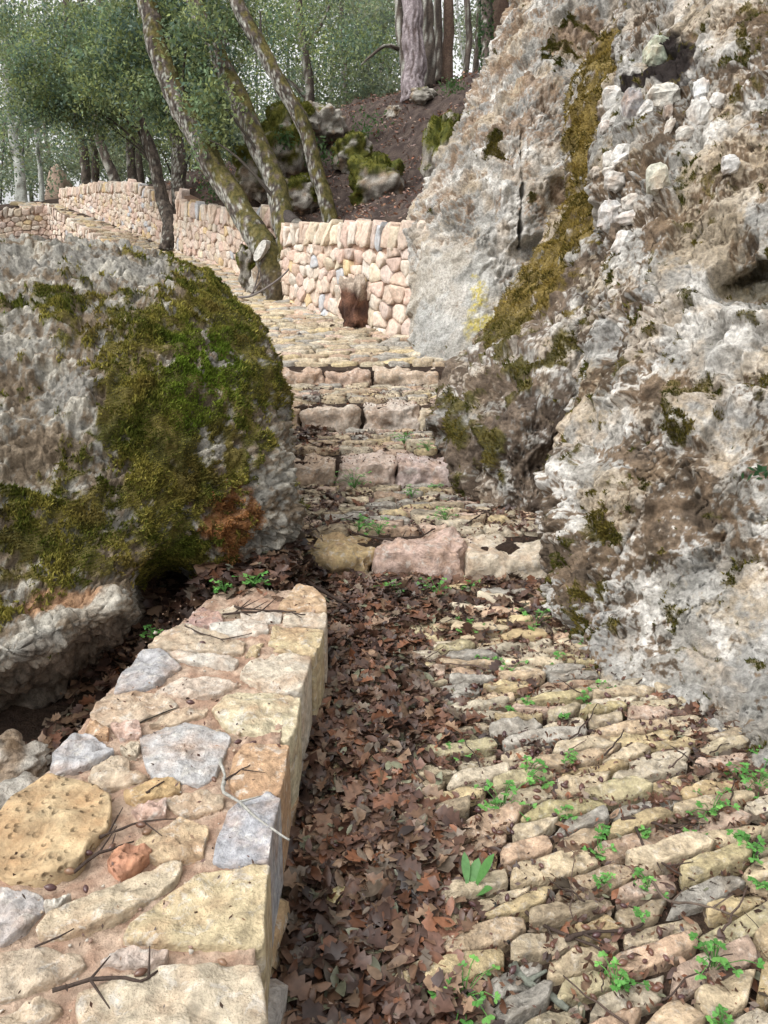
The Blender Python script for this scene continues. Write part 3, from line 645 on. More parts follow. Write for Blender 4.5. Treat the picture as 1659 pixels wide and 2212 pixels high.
# ------------------------------------------------------------------ polygon stones
def resample(poly, n, rnd=.25):
    p = np.asarray(poly, float)
    for _ in range(2):                                  # light corner cutting
        q = np.roll(p, -1, 0)
        p = np.stack([p * (1 - rnd * .6) + q * rnd * .6, p * rnd * .6 + q * (1 - rnd * .6)], 1).reshape(-1, 2)
    c = np.vstack([p, p[:1]]); L = np.r_[0, np.cumsum(np.hypot(*np.diff(c, axis=0).T))]
    t = np.linspace(0, L[-1], n, endpoint=False)
    return np.stack([np.interp(t, L, c[:, 0]), np.interp(t, L, c[:, 1])], -1)
def polystone(poly, h, depth, n=12, rings=(1, .93, .6), bevel=.008, rough=.004, seed=0, tilt=(0, 0), crown=.004, irr=.06, rnd=.13, fac=.0):
    """stone standing on a 2-D outline: local x, y of the outline, z up; top at h, foot at h - depth"""
    p = resample(poly, n, rnd); c = p.mean(0); sz = math.sqrt(abs(np.ptp(p[:, 0]) * np.ptp(p[:, 1])) + 1e-9)
    q3 = np.c_[p * 1.0, np.full(n, seed * 3.7)]
    p = c + (p - c) * (1 + irr * fbm(q3 / sz * 1.7, 2, 3))[:, None]
    V = [np.c_[c + (p - c) * .96, np.full(n, h - depth)], np.c_[p, np.full(n, h - bevel * 1.6)]]
    for k, s in enumerate(rings[1:] if rings[0] == 1 else rings):
        r = c + (p - c) * s
        V.append(np.c_[r, np.full(n, h + crown * (1 - s * s))])
    V.append(np.c_[c[None], [[h + crown]]])
    V = np.vstack(V); top = V[:, 2] > h - bevel * 2
    nn = fbm(np.c_[V[:, :2] / max(sz, .05) * 2.2, np.full(len(V), seed * 5.1)], 3, 9)
    V[top, 2] += nn[top] * rough * 2.2 + (V[top, 0] - c[0]) * tilt[0] + (V[top, 1] - c[1]) * tilt[1]
    if n == 22: V[top, 2] += (fbm(np.c_[V[:, :2] * 28, np.full(len(V), seed * 2.3)], 3, 12, .6) * .0045)[top]
    if n >= 48: V[top, 2] += (fbm(np.c_[V[:, :2] * 32, np.full(len(V), seed * 2.3)], 4, 12, .6) * .0055 + ridged(np.c_[V[:, :2] * 13, np.full(len(V), seed * 4.3)], 3, 13) * .004)[top]
    if fac: V[top, 2] += facet(np.c_[V[:, :2] / max(sz, .05), np.full(len(V), seed * 1.7)], 2.2, 4, 1.)[0][top] * sz * fac
    R = (len(V) - 1) // n; F4 = []
    i = np.arange(n); j = (i + 1) % n
    for k in range(R - 1): F4.append(np.stack([k * n + i, k * n + j, (k + 1) * n + j, (k + 1) * n + i], -1))
    F3 = np.stack([(R - 1) * n + i, (R - 1) * n + j, np.full(n, R * n)], -1)
    return V, [np.concatenate(F4), F3]

def clip_half(poly, px, py, nx, ny):
    out = []; n = len(poly)
    for i in range(n):
        a = poly[i]; b = poly[(i + 1) % n]
        da = (a[0] - px) * nx + (a[1] - py) * ny; db = (b[0] - px) * nx + (b[1] - py) * ny
        if da <= 0: out.append(a)
        if (da < 0 < db) or (db < 0 < da):
            t = da / (da - db); out.append((a[0] + (b[0] - a[0]) * t, a[1] + (b[1] - a[1]) * t))
    return out
def cells(seeds, box, gap, an=1.0, k=22, dmax=.4):
    """cells round the seeds (y stretched by an), each cut back by half a joint"""
    s = np.asarray(seeds, float) * np.array([1, an]); out = []
    x0, x1, y0, y1 = box[0], box[1], box[2] * an, box[3] * an
    for i in range(len(s)):
        d = s - s[i]; d2 = (d * d).sum(1); nb = np.argsort(d2)[1:k + 1]
        p = [(x0, y0), (x1, y0), (x1, y1), (x0, y1)]
        p = [(max(min(a, s[i, 0] + dmax), s[i, 0] - dmax), max(min(b, s[i, 1] + dmax), s[i, 1] - dmax)) for a, b in p]
        for j in nb:
            L = math.sqrt(d2[j]) + 1e-9
            if L > 2.9 * dmax: break
            nx, ny = d[j] / L; g = gap * .5 * math.hypot(nx, ny * an)
            m = s[i] + d[j] * .5 - np.array([nx, ny]) * g
            p = clip_half(p, m[0], m[1], nx, ny)
            if len(p) < 3: break
        if len(p) >= 3:
            q = np.array(p); q[:, 1] /= an; out.append((i, q))
    return out
def leaf_quads(C, size, cols, r, droop=.25):
    n = len(C)
    a = r.normal(0, 1, (n, 3)); a[:, 2] -= droop; a /= np.linalg.norm(a, axis=1, keepdims=True)
    b = np.cross(a, r.normal(0, 1, (n, 3))); b /= np.linalg.norm(b, axis=1, keepdims=True) + 1e-9
    s = size[:, None]
    V = np.stack([C - a * s * .5, C + b * s * .24 - a * s * .05, C + a * s * .5, C - b * s * .24 - a * s * .05], 1).reshape(-1, 3)
    return V, np.arange(4 * n).reshape(-1, 4), np.repeat(cols, 4, 0)
# ---- low wall in front
WT = .36
def low_wall():
    root = empty('stone_wall', (-.5, 1.6, 0))
    tag(root, 'low stone wall with mortared multicoloured stone top beside the leaf strip', 'wall')
    Z5 = lambda L: [(x * .5, y * .5 + 995) for x, y in L]
    Z7 = lambda L: [(x * .5, y * .5 + 1592.6) for x, y in L]
    cream, yel, och, gry, pnk, wht, org, red, bge = (.50,.42,.31), (.50,.40,.22), (.46,.30,.12), (.33,.34,.37), (.46,.30,.25), (.58,.55,.49), (.45,.26,.13), (.42,.16,.08), (.48,.38,.27)
    T = [
     (Z5([(905,730),(1000,700),(1150,710),(1155,755),(1000,768)]), wht, 0), (Z5([(800,700),(880,640),(950,680),(960,705),(880,722)]), (.40,.24,.22), 0),
     (Z5([(930,650),(1040,640),(1040,670),(950,677)]), cream, 0), (Z5([(1040,680),(1215,665),(1210,700),(1060,708)]), wht, 0),
     (Z5([(1225,608),(1290,545),(1350,545),(1392,600),(1402,655),(1200,652)]), (.48,.32,.18), 1), (Z5([(1225,665),(1400,668),(1398,728),(1220,722)]), (.52,.44,.34), 1),
     (Z5([(650,820),(700,760),(800,722),(900,738),(1050,790),(1040,835),(850,832)]), bge, 0), (Z5([(1160,800),(1180,742),(1280,730),(1395,738),(1345,850),(1190,832)]), yel, 1),
     (Z5([(1060,845),(1090,802),(1140,792),(1110,847)]), yel, 0), (Z5([(500,1020),(520,960),(600,860),(650,835),(720,850),(780,900),(740,930),(680,975),(600,992)]), gry, 0),
     (Z5([(710,840),(820,838),(1020,872),(1010,907),(930,892),(780,872)]), wht, 0), (Z5([(1030,945),(1060,882),(1170,842),(1335,855),(1315,960),(1290,1012),(1170,1015)]), (.54,.47,.37), 1),
     (Z5([(680,1005),(760,958),(900,945),(1030,980),(900,1030),(780,1032)]), (.52,.42,.34), 0), (Z5([(390,1110),(470,1025),(640,1010),(760,1060),(720,1090),(610,1132),(450,1142)]), (.47,.37,.27), 0),
     (Z5([(910,1080),(1000,1027),(1180,1022),(1288,1032),(1275,1150),(1230,1218),(1060,1192),(960,1150)]), (.52,.45,.29), 1),
     (Z5([(370,1180),(390,1135),(470,1150),(465,1205)]), org, 0), (Z5([(480,1155),(600,1152),(612,1200),(520,1218)]), pnk, 0), (Z5([(650,1150),(690,1120),(800,1078),(900,1082),(880,1112),(760,1142)]), bge, 0),
     ([(307,1595),(360,1577),(400,1570),(480,1585),(500,1600),(482,1633),(460,1678),(435,1695),(335,1688),(320,1658)], (.42,.425,.44), 0),
     (Z7([(210,200),(240,90),(330,5),(370,0),(440,40),(490,85),(390,130),(270,168)]), (.36,.37,.40), 0), (Z7([(520,60),(560,35),(605,40),(590,95),(540,87)]), cream, 0),
     (Z7([(385,190),(400,145),(480,110),(560,112),(560,160),(640,187),(560,212),(430,227)]), bge, 0), (Z7([(540,230),(640,207),(770,197),(775,245),(590,287),(545,282)]), och, 0),
     (Z7([(975,180),(1010,100),(1060,50),(1240,40),(1210,200),(1190,262),(1050,277),(1000,230)]), org, 1),
     (Z7([(0,390),(60,310),(140,240),(210,207),(380,240),(470,300),(460,420),(380,500),(330,580),(200,622),(60,622),(0,590),(-60,500)]), (.46,.33,.17), 2),
     (Z7([(565,330),(640,290),(720,302),(710,355),(620,367)]), pnk, 0), (Z7([(725,300),(760,262),(880,247),(970,262),(960,320),(800,352)]), bge, 0),
     (Z7([(915,548),(950,420),(990,320),(1040,290),(1140,257),(1190,280),(1165,380),(1150,460),(1142,562)]), (.33,.35,.40), 1),
     (Z7([(590,470),(640,430),(780,362),(900,420),(870,520),(720,547),(620,522)]), (.49,.36,.21), 0), (Z7([(465,570),(510,520),(600,500),(660,522),(600,582),(520,622)]), red, 2),
     (Z7([(170,860),(230,790),(400,692),(500,652),(700,572),(770,562),(740,640),(640,720),(490,800),(300,872)]), (.51,.42,.29), 0),
     (Z7([(525,900),(560,812),(720,692),(830,642),(870,602),(980,592),(1135,568),(1125,700),(1118,912),(960,917),(780,912)]), (.52,.42,.24), 1),
     (Z7([(0,660),(60,680),(180,692),(190,740),(110,840),(0,900),(-80,800)]), (.40,.39,.40), 0), (Z7([(195,757),(240,702),(310,702),(250,752)]), wht, 0),
     (Z7([(0,960),(100,932),(330,952),(360,1000),(250,1060),(60,1132),(0,1150),(-100,1050)]), (.46,.37,.27), 0), (Z7([(430,992),(540,937),(720,937),(710,972),(600,1002)]), (.52,.43,.38), 0),
     (Z7([(320,1130),(420,1082),(600,1042),(700,1012),(980,997),(1100,1002),(1120,1090),(1130,1238),(1000,1300),(350,1300),(300,1200)]), (.52,.44,.32), 1),
     (Z7([(0,1230),(130,1162),(250,1152),(260,1190),(180,1242),(0,1310),(-120,1270)]), (.52,.41,.29), 0)]
    for k, (poly, c, edge) in enumerate(T):
        w = np.array([G(x, y, WT)[:2] for x, y in poly]); w = w.mean(0) + (w - w.mean(0)) * (1.0 if edge == 1 else 1.06); c = np.array(c) * .74 + np.array((.47, .41, .33)) * .26
        if edge == 1:                                 # stones of the outer edge: square them up on the wall's face
            m = w[:, 0] > w[:, 0].max() - .05; w[m, 0] = np.minimum(w[m, 0] + .012, w[m, 0].max() + .008)
        V, F = polystone(w, WT + RNG.uniform(.007, .014) + (.012 if edge == 2 else 0), .23 if edge == 1 else .09, 64, (1, .985, .95, .9, .82, .72, .6, .5, .4, .3, .2, .1), .0035, .006, k + 1, (RNG.normal(0, .012), RNG.normal(0, .012)), .003, .07, .09, .10)
        obj('stone', V, F, M_POROUS if edge == 2 else M_STONE, root, None, True, None, c)
    # further stones towards the viewer, below the picture
    for k in range(8):
        x0, y0 = -.82 + .2 * (k % 3), .62 - .2 * (k // 3)
        V, F = polystone([(x0, y0), (x0 + .18, y0 + .02), (x0 + .17, y0 + .17), (x0 + .02, y0 + .18)], WT, .2, 14, (1, .9, .5), .01, .006, 70 + k)
        obj('stone', V, F, M_STONE, root, None, True, None, bge)
    # side stones on the path face and on the hidden back face
    for face in (0, 1):
        y = .3; k = 0
        while y < 2.75:
            L = RNG.uniform(.14, .3)
            for (z0, z1) in ((-.02, .15), ):
                xf = np.interp(y + L / 2, [.3, .94, 1.5, 2.2, 2.7], [-.2, -.203, -.252, -.255, -.222]) if face == 0 else -.80
                th = .1
                pl = [(y + .006, z0), (y + L - .006, z0), (y + L - .01, z1), (y + .01, z1)]
                V, F = polystone(pl, .012 + RNG.uniform(-.012, .006), th, 18, (1, .9, .6, .3), .012, .008, 100 + k + face * 40, (0, 0), .008, .08)
                V = np.stack([(xf + V[:, 2]) if face == 0 else (xf - V[:, 2]), V[:, 0], V[:, 1]], -1)
                if face == 0: F = [f[:, ::1] for f in F]
                else: F = [f[:, ::-1] for f in F]
                obj('stone', V, F, M_STONE, root, None, True, None, [(.42,.3,.17),(.46,.38,.28),(.4,.27,.16),(.36,.33,.3)][k % 4])
                k += 1
            y += L
    # mortar core
    xs = np.linspace(0, 1, 90); ys = np.linspace(.2, 2.72, 360)
    A, B = np.meshgrid(xs, ys)
    xl = np.interp(B, [.2, 1.4, 2.04, 2.54, 2.72], [-.84, -.83, -.79, -.68, -.62]); xr = np.interp(B, [.2, .94, 1.5, 2.2, 2.6, 2.72], [-.21, -.213, -.262, -.265, -.235, -.27])
    X = xl + (xr - xl) * A; q = np.stack([X.ravel(), B.ravel(), np.zeros(X.size)], -1)
    Z = WT - .004 + (fbm(q * 9, 3, 80) * .012 + fbm(q * 40, 3, 81) * .006 + fbm(q * 110, 2, 83) * .003).reshape(X.shape)
    Z[:, 0] = -.05; Z[:, -1] = -.05; Z[-1] = -.05; X[:, 1] = X[:, 0] + .004; X[:, -2] = X[:, -1] - .004
    c = mix((.34, .225, .16), (.43, .32, .24), sstep(-.3, .3, fbm(q * 14, 4, 82)))
    r = np.random.default_rng(61); mb = MB(); LV, LF = lump((1, 1, .7), 6, 4, .9, .2, .3, 3)
    for k in range(420):
        yy = r.uniform(.8, 2.65); xx = r.uniform(-.78, -.27); sz = r.uniform(.0015, .0045) * (1 + (r.random() < .08))
        mb.add(LV @ rotm(0, 0, r.uniform(0, 6)).T * sz + np.array([xx, yy, WT + .002 + .001]), LF, np.array([(.45, .36, .27), (.36, .24, .16), (.5, .45, .38), (.3, .2, .15)][r.integers(4)]))
    mb.obj('grit', M_COBBLE_V, root)['kind'] = 'stuff'
    V, F, cq = leaf_quads(np.c_[r.uniform(-.75, -.25, 260), r.uniform(.9, 2.7, 260), np.full(260, WT + .018)], r.uniform(.005, .016, 260), np.array([(.10, .05, .035), (.06, .035, .025), (.16, .10, .06)])[r.integers(3, size=260)], r, 0)
    obj('crumbs', V, F, M_DEAD, root, cq, False)['kind'] = 'stuff'
    m = obj('mortar', np.stack([X, B, Z], -1).reshape(-1, 3), gridF(360, 90), M_MORTAR, root, c)
low_wall()

# ------------------------------------------------------------------ steps
def step_block(x0, x1, y0, y1, z0, z1, k):
    nx, ny, nz = 26, 16, 12
    fs = []; vs = []; n = 0
    def face(a, b, mk):
        nonlocal n
        A, B = np.meshgrid(np.linspace(-1, 1, a), np.linspace(-1, 1, b)); vs.append(mk(A.ravel(), B.ravel())); fs.append(gridF(b, a) + n); n += a * b
    one = np.ones
    face(nx, ny, lambda a, b: np.stack([a, b, one(a.size)], -1))
    face(nx, nz, lambda a, b: np.stack([a, -one(a.size), b], -1))
    face(nx, nz, lambda a, b: np.stack([-a, one(a.size), b], -1))
    face(ny, nz, lambda a, b: np.stack([one(a.size), a, b], -1))
    face(ny, nz, lambda a, b: np.stack([-one(a.size), -a, b], -1))
    V = np.vstack(vs); h = np.array([(x1 - x0) / 2, (y1 - y0) / 2, (z1 - z0) / 2]); c = np.array([(x0 + x1) / 2, (y0 + y1) / 2, (z0 + z1) / 2])
    W = V * h; rad = .03
    inner = np.clip(W, -(h - rad), h - rad); dlt = W - inner; L = np.linalg.norm(dlt, axis=1, keepdims=True)
    W = inner + dlt / np.maximum(L, 1e-9) * np.minimum(L, rad)
    q = W + k * 3.3
    W[:, 0] *= 1 - .06 * (V[:, 2] > 0) * (.5 + .5 * math.sin(k * 2.2)) * np.abs(V[:, 0])
    nrm = V / np.linalg.norm(V, axis=1, keepdims=True)
    f, *_ = facet(q, 7, 8, 1.0)
    d = fbm(q * 4, 3, 6) * .05 + f * .55 + fbm(q * 16, 4, 7, .62) * .016
    W = W + nrm * d[:, None] + c
    return W, np.vstack(fs)
def steps():
    D_ = lambda Y, z: Y * CP + (EYE - z) * SP
    data = [
      (0, [(634, 806, .262, (.42,.30,.14)), (813, 1007, .268, (.42,.29,.235)), (1013, 1192, .25, (.47,.39,.29))], 'lowest stone step of three blunt ochre and pink blocks'),
      (1, [(590, 722, .43, (.44,.33,.24)), (728, 856, .445, (.45,.35,.29)), (860, 990, .44, (.40,.31,.28))], 'second stone step up, three wide pinkish blocks below the mossy spur'),
      (2, [(585, 645, .62, (.40,.28,.18)), (648, 777, .625, (.47,.38,.30)), (781, 902, .625, (.44,.37,.31)), (905, 960, .62, (.46,.38,.27))], 'third stone step up, pale blocks between two tight rock faces'),
      (3, [(585, 694, .775, (.42,.30,.22)), (704, 802, .77, (.40,.28,.21)), (812, 945, .775, (.44,.34,.25))], 'topmost stone step, brown blocks at the foot of the cobbled ramp')]
    for i, bl, lab in data:
        Y, z0, z1 = STEPS[i]
        root = empty('stone_step', ((bl[0][0] - CX) / FPX * 4, Y, z0)); tag(root, lab, 'step', 'stone steps of the path')
        for k, (a, b, top, c) in enumerate(bl):
            D = D_(Y, top - .06); x0, x1 = (a - CX) / FPX * D, (b - CX) / FPX * D
            W, F = step_block(x0, x1, Y + .01 * math.sin(k * 3), Y + .30 + .03 * math.sin(k * 5), z0 - .06, top, k + 5 * i)
            obj('step_block', W, F, M_STONE, root, None, True, None, np.array(c) * 1.0 + np.array((.06, .06, .055)))
steps()

# ------------------------------------------------------------------ cobbles
PAL = np.array([(.48,.39,.27),(.53,.44,.32),(.47,.36,.25),(.42,.34,.24),(.52,.45,.35),(.45,.32,.23),(.42,.37,.29),(.50,.40,.24),(.47,.35,.28),(.40,.34,.24)])
def slope_s(Y): return np.interp(Y, [1.7, 2.7, 3.4], [.36, .06, .0])
def cobble_rows(y0, y1, xa, xb, pitch, length, tilted, seed, gap=.014):
    r = np.random.default_rng(seed); sd = []; v = y0
    while v < y1:
        dv = r.uniform(*pitch); x = xa(v) - r.uniform(0, .15)
        while x < xb(v) + .1:
            L = r.uniform(*length) * (1 if r.random() > .25 else .5)
            sd.append((x + L / 2 + r.normal(0, .01), v + dv / 2 + r.normal(0, dv * .10))); x += L
        v += dv
    sd = np.array(sd); an = np.mean(length) / np.mean(pitch) * 1.15; out = []
    for i, q in cells(sd, (sd[:, 0].min() - .1, sd[:, 0].max() + .1, y0 - .005, y1 + .005), gap, an, 18, .28):
        if np.ptp(q[:, 1]) < .02 or np.ptp(q[:, 0]) < .03: continue
        if tilted:
            X = q[:, 0]; Y = q[:, 1].copy()
            for _ in range(6): Y = q[:, 1] + slope_s(Y) * (X - .3)
            q[:, 1] = Y
        out.append(q)
    return out
def lay(name, label, polys, zf, near, nind, parent_z, prouds, seed, detail):
    r = np.random.default_rng(seed)
    root = empty(name, (*polys[0].mean(0), parent_z)); tag(root, label, None, None, 'structure')
    cen = np.array([p.mean(0) for p in polys]); dist = np.linalg.norm(cen, axis=1)
    order = np.argsort(dist); mb = MB(); k = 0
    for rank, i in enumerate(order):
        p = polys[i]; c = cen[i]; z = float(zf(c[None, 0], c[None, 1])[0]); h = z + r.uniform(*prouds)
        col = PAL[r.integers(len(PAL))] * r.uniform(.82, 1.22) * np.array((1, .985, .94)); alg = r.random()
        if alg < .13 and near: col = col * .65 + np.array((.38, .33, .10)) * .35
        elif alg < .2: col = np.array((.38, .35, .30)) * r.uniform(.8, 1.1)
        n, rings = (22, (1, .965, .88, .7, .48, .25)) if dist[i] < 2.6 and detail else ((14, (1, .9, .5)) if dist[i] < 4.6 else (9, (1, .75)))
        slz = .0
        V, F = polystone(p, h, .07, n, rings, .0045 if near else .004, .006, int(seed * 50 + rank), (r.normal(0, .07), r.normal(.03, .13)), .002, .11, .06, .17)
        V[:, 2] += zf(V[:, 0], V[:, 1]) - z
        if rank < nind: obj('cobble', V, F, M_COBBLE, root, None, True, None, col)
        else: mb.add(V, F, col)
    if mb.n:
        o = mb.obj('cobble_field', M_COBBLE_V, root); o['kind'] = 'stuff'
    return root
zlow = lambda X, Y: np.asarray(.035 * Y)
low = cobble_rows(.55, 3.35, lambda v: -.15, lambda v: np.interp(v, [.5, 1.5, 2.2, 2.7, 3.4], [1.0, 1.5, 1.5, .95, .85]), (.042, .088), (.11, .33), True, 5)
low = [p for p in low if p[:, 1].min() > .6 and p[:, 1].max() < 3.33]
lay('path', 'cobbled lower path with tilted rows of pale stones and weeds', low, zlow, True, 300, .05, (.006, .038), 3, True)
def ztread(i):
    Y0, _, z1 = STEPS[i]; Y1, zb, _ = STEPS[i + 1]
    return lambda X, Y: z1 + (zb - z1) * np.clip((np.asarray(Y) - Y0) / (Y1 - Y0), 0, 1)
names = ['cobbled landing above the lowest step, strewn with leaves', 'cobbled landing above the second step beside the spur', 'narrow cobbled landing below the topmost step']
tr = [(-.55, .85), (-.6, .6), (-.6, .5)]
for i in range(3):
    Y0 = STEPS[i][0] + .31; Y1 = STEPS[i + 1][0] - .01
    ps = cobble_rows(Y0, Y1, lambda v: tr[i][0], lambda v: tr[i][1], (.045, .085), (.10, .30), False, 20 + i, .019)
    ps = [p for p in ps if p[:, 1].max() < Y1 + .03]
    lay('path', names[i], ps, ztread(i), False, 120, STEPS[i][2], (.012, .036), 6 + i, False)
up = []
for p in cobble_rows(6.50, 15.5, lambda v: np.interp(v, [6.5, 7.3, 8.75, 10.4, 12.5, 15.5], [-1.5, -1.7, -2.3, -3.0, -4.0, -6]), lambda v: float(xright(v)) - .04, (.06, .10), (.14, .40), False, 40, .02):
    up.append(p)
def zup(X, Y): return zpath(np.maximum(np.asarray(Y), 6.34))
lay('path', 'pale cobbled ramp climbing past the dry stone wall', up, zup, False, 300, .8, (.012, .04), 12, False)

# ------------------------------------------------------------------ dry stone walls
WPAL = np.array((.99, 1.05, 1.08)) * np.array([(.60,.46,.36),(.63,.50,.40),(.58,.44,.35),(.64,.54,.44),(.60,.44,.34),(.56,.43,.36),(.61,.49,.36),(.58,.41,.33)])
def dry_wall(label, pts, course, length, cop, nmax, seed, batter=.06, detail=True, thick=.72):
    """pts: (X, Y, z foot, z top) along the wall, seen face on the right of the walking direction; coping of upright stones"""
    r = np.random.default_rng(seed)
    A = np.array(pts, float); L = np.r_[0, np.cumsum(np.hypot(*np.diff(A[:, :2], axis=0).T))]
    f = lambda s, k: np.interp(s, L, A[:, k])
    tx = np.gradient(A[:, 0], L); ty = np.gradient(A[:, 1], L)
    def place(V):
        s, t, o = V[:, 0], V[:, 1], V[:, 2]
        X, Y = f(s, 0), f(s, 1); ux, uy = np.interp(s, L, tx), np.interp(s, L, ty); nl = np.hypot(ux, uy); ux, uy = ux / nl, uy / nl
        zf_, zt = f(s, 2), f(s, 3)
        return np.stack([X + uy * (o - batter * t), Y - ux * (o - batter * t), zf_ + t * 1.0], -1)
    root = empty('dry_stone_wall', (A[0, 0], A[0, 1], A[0, 2])); tag(root, label, 'wall', 'pale dry stone walls up the path')
    stones = []
    H = lambda s: f(s, 3) - f(s, 2)
    Hm = (A[:, 3] - A[:, 2]).max(); sd = []; t = -.26
    while t < Hm:
        h = r.uniform(*course); q = -r.uniform(0, length[0])
        while q < L[-1] + .1:
            w = r.uniform(*length); sd.append((q + w / 2, t + h / 2 + r.normal(0, h * .22))); q += w
        t += h
    for i, q in cells(np.array(sd), (0, L[-1], -.3, Hm), .007, np.mean(length) / np.mean(course) * .85, 18, .3):
        sm = q[:, 0].mean(); top = float(H(sm)) - cop
        if q[:, 1].mean() > top: continue
        q[:, 1] = np.minimum(q[:, 1], np.array([float(H(x)) for x in q[:, 0]]) - cop + .01)
        if np.ptp(q[:, 1]) < .03 or np.ptp(q[:, 0]) < .03: continue
        stones.append((q[:, 0].min(), q[:, 0].max(), q[:, 1].min(), q[:, 1].max(), q))
    s = 0
    while s < L[-1] - .03:
        w = r.uniform(.08, .19); b = min(s + w, L[-1]); top = H((s + b) / 2)
        stones.append((s, b, top - cop, top + r.uniform(-.02, .03), None)); s = b
    key = sorted(range(len(stones)), key=lambda i: -(stones[i][1] - stones[i][0]) * (stones[i][3] - stones[i][2]))
    mb = MB()
    for rank, i in enumerate(key):
        a, b, t0, t1, cp_ = stones[i]; g = .006; j = lambda q: r.normal(0, q)
        w, h = b - a, t1 - t0; q = .10
        lean = .04
        pl = [(a + g + j(w * q * .6), t0 + g + j(h * q)), (a + w * .5, t0 + g * .5 + j(h * q)), (b - g + j(w * q * .6), t0 + g + j(h * q)), (b - g + j(w * q * .4), t0 + h * .5), (b - g + j(w * q) + lean, t1 - g + j(h * q)), (a + w * .5 + lean, t1 - g + j(h * q)), (a + g + j(w * q) + lean, t1 - g + j(h * q)), (a + g + j(w * q * .4), t0 + h * .5)]
        if cp_ is not None: pl = cp_
        V, F = polystone(pl, r.uniform(.0, .03), .16, 14 if detail else 10, (1, .955, .55) if detail else (1, .93, .5), .004, .008, seed * 99 + rank, (r.normal(0, .14), r.normal(0, .14)), .003, .10, .05, .14)
        V = place(V)
        c = WPAL[r.integers(len(WPAL))] * r.uniform(.85, 1.12); u = r.random()
        if u < (.015 if cp_ is None else .045): c = np.array((.46, .47, .48))
        elif u < .08: c = np.array((.60, .46, .27))
        elif u < .18: c = np.array((.64, .57, .49))
        if rank < nmax: obj('stone', V, F, M_WALL, root, None, True, None, c)
        else: mb.add(V, F, c)
    if mb.n: mb.obj('small_stones', M_WALL_V, root)['kind'] = 'stuff'
    # core: dark joints behind the stones, solid to the back
    n = 40; ss = np.linspace(.005, L[-1] - .005, n); V = []
    for (tt, oo) in ((-.3, -.03), (1, -.03), (1, -thick), (-.3, -thick)):
        V.append(np.stack([ss, np.where(tt > 0, H(ss) - (.03 if oo > -.1 else .30), -.3), np.full(n, oo)], -1))
    V = place(np.vstack(V)); F = []
    for k in range(4):
        i = np.arange(n - 1); a, b = k * n, ((k + 1) % 4) * n
        F.append(np.stack([a + i, a + i + 1, b + i + 1, b + i], -1))
    F.append(np.array([[0, n, 2 * n, 3 * n], [4 * n - 1, 3 * n - 1, 2 * n - 1, n - 1]]))
    obj('core', V, F, M_MORTAR, root, np.tile((.40, .27, .20), (len(V), 1)), False)
    return root
# right wall beside the ramp
dry_wall('dry stone wall with upright coping stones joining the cracked slab', [(-1.36, 10.35, 1.12, 2.12), (-.95, 9.6, 1.06, 2.1), (-.5, 8.75, .96, 2.06), (.03, 7.82, .84, 2.0), (.38, 7.44, .78, 1.97)], (.10, .17), (.12, .26), .24, 300, 3)
# middle wall beyond the forked oak
b0 = [(520, 606, 12.4), (450, 575, 13.4), (378, 548, 14.6)]
t0_ = [(640, 478), (505, 455), (402, 434)]
pm = []
for (x, y, D) in b0: pm.append(P(x, y, D))
dry_wall('dry stone wall curving behind the forked oak trunks', [(pm[2][0], pm[2][1], pm[2][2] - .05, P(402, 434, 14.6)[2]), (pm[1][0], pm[1][1], pm[1][2] - .05, P(470, 448, 13.4)[2]), (pm[0][0], pm[0][1], pm[0][2] - .05, P(520, 462, 12.4)[2]), (-1.75, 11.6, 1.3, 2.45), (-1.45, 11.0, 1.22, 2.3)], (.10, .16), (.10, .22), .26, 300, 4)
# far wall with a rounded top beyond the leaning tree pair
fw = [P(350, 545, 16.2), P(290, 512, 17.4), P(215, 478, 19.2), P(130, 445, 21.6)]
ft = [P(350, 430, 16.2)[2], P(290, 397, 17.4)[2], P(200, 398, 19.2)[2], P(118, 410, 21.6)[2]]
dry_wall('round topped dry stone wall above the upper ramp', [(fw[3][0], fw[3][1], fw[3][2] - .1, ft[3]), (fw[2][0], fw[2][1], fw[2][2] - .1, ft[2]), (fw[1][0], fw[1][1], fw[1][2] - .1, ft[1]), (fw[0][0], fw[0][1], fw[0][2] - .1, ft[0] + .1), (-3.9, 15.9, 1.95, 3.1)], (.09, .15), (.10, .24), .22, 300, 5, .04, False)
# left wall, low, with sloping coping
lw = [P(-160, 570, 16.4), P(0, 570, 16.5), P(112, 560, 16.9), P(234, 580, 14.9)]
lt = [P(-160, 470, 16.4)[2], P(0, 456, 16.5)[2], P(112, 445, 16.9)[2], P(234, 524, 14.9)[2]]
dry_wall('dry stone wall with a sloping end at the far left behind the boulder', [(lw[0][0], lw[0][1], lw[0][2] - .3, lt[0]), (lw[1][0], lw[1][1], lw[1][2] - .3, lt[1]), (lw[2][0], lw[2][1], lw[2][2] - .3, lt[2]), (lw[3][0], lw[3][1], lw[3][2] - .3, lt[3]), (P(300, 610, 13.6)[0], P(300, 610, 13.6)[1], P(300, 610, 13.6)[2] - .3, P(300, 566, 13.6)[2])], (.08, .13), (.09, .22), .17, 300, 6, .02, True, .2)
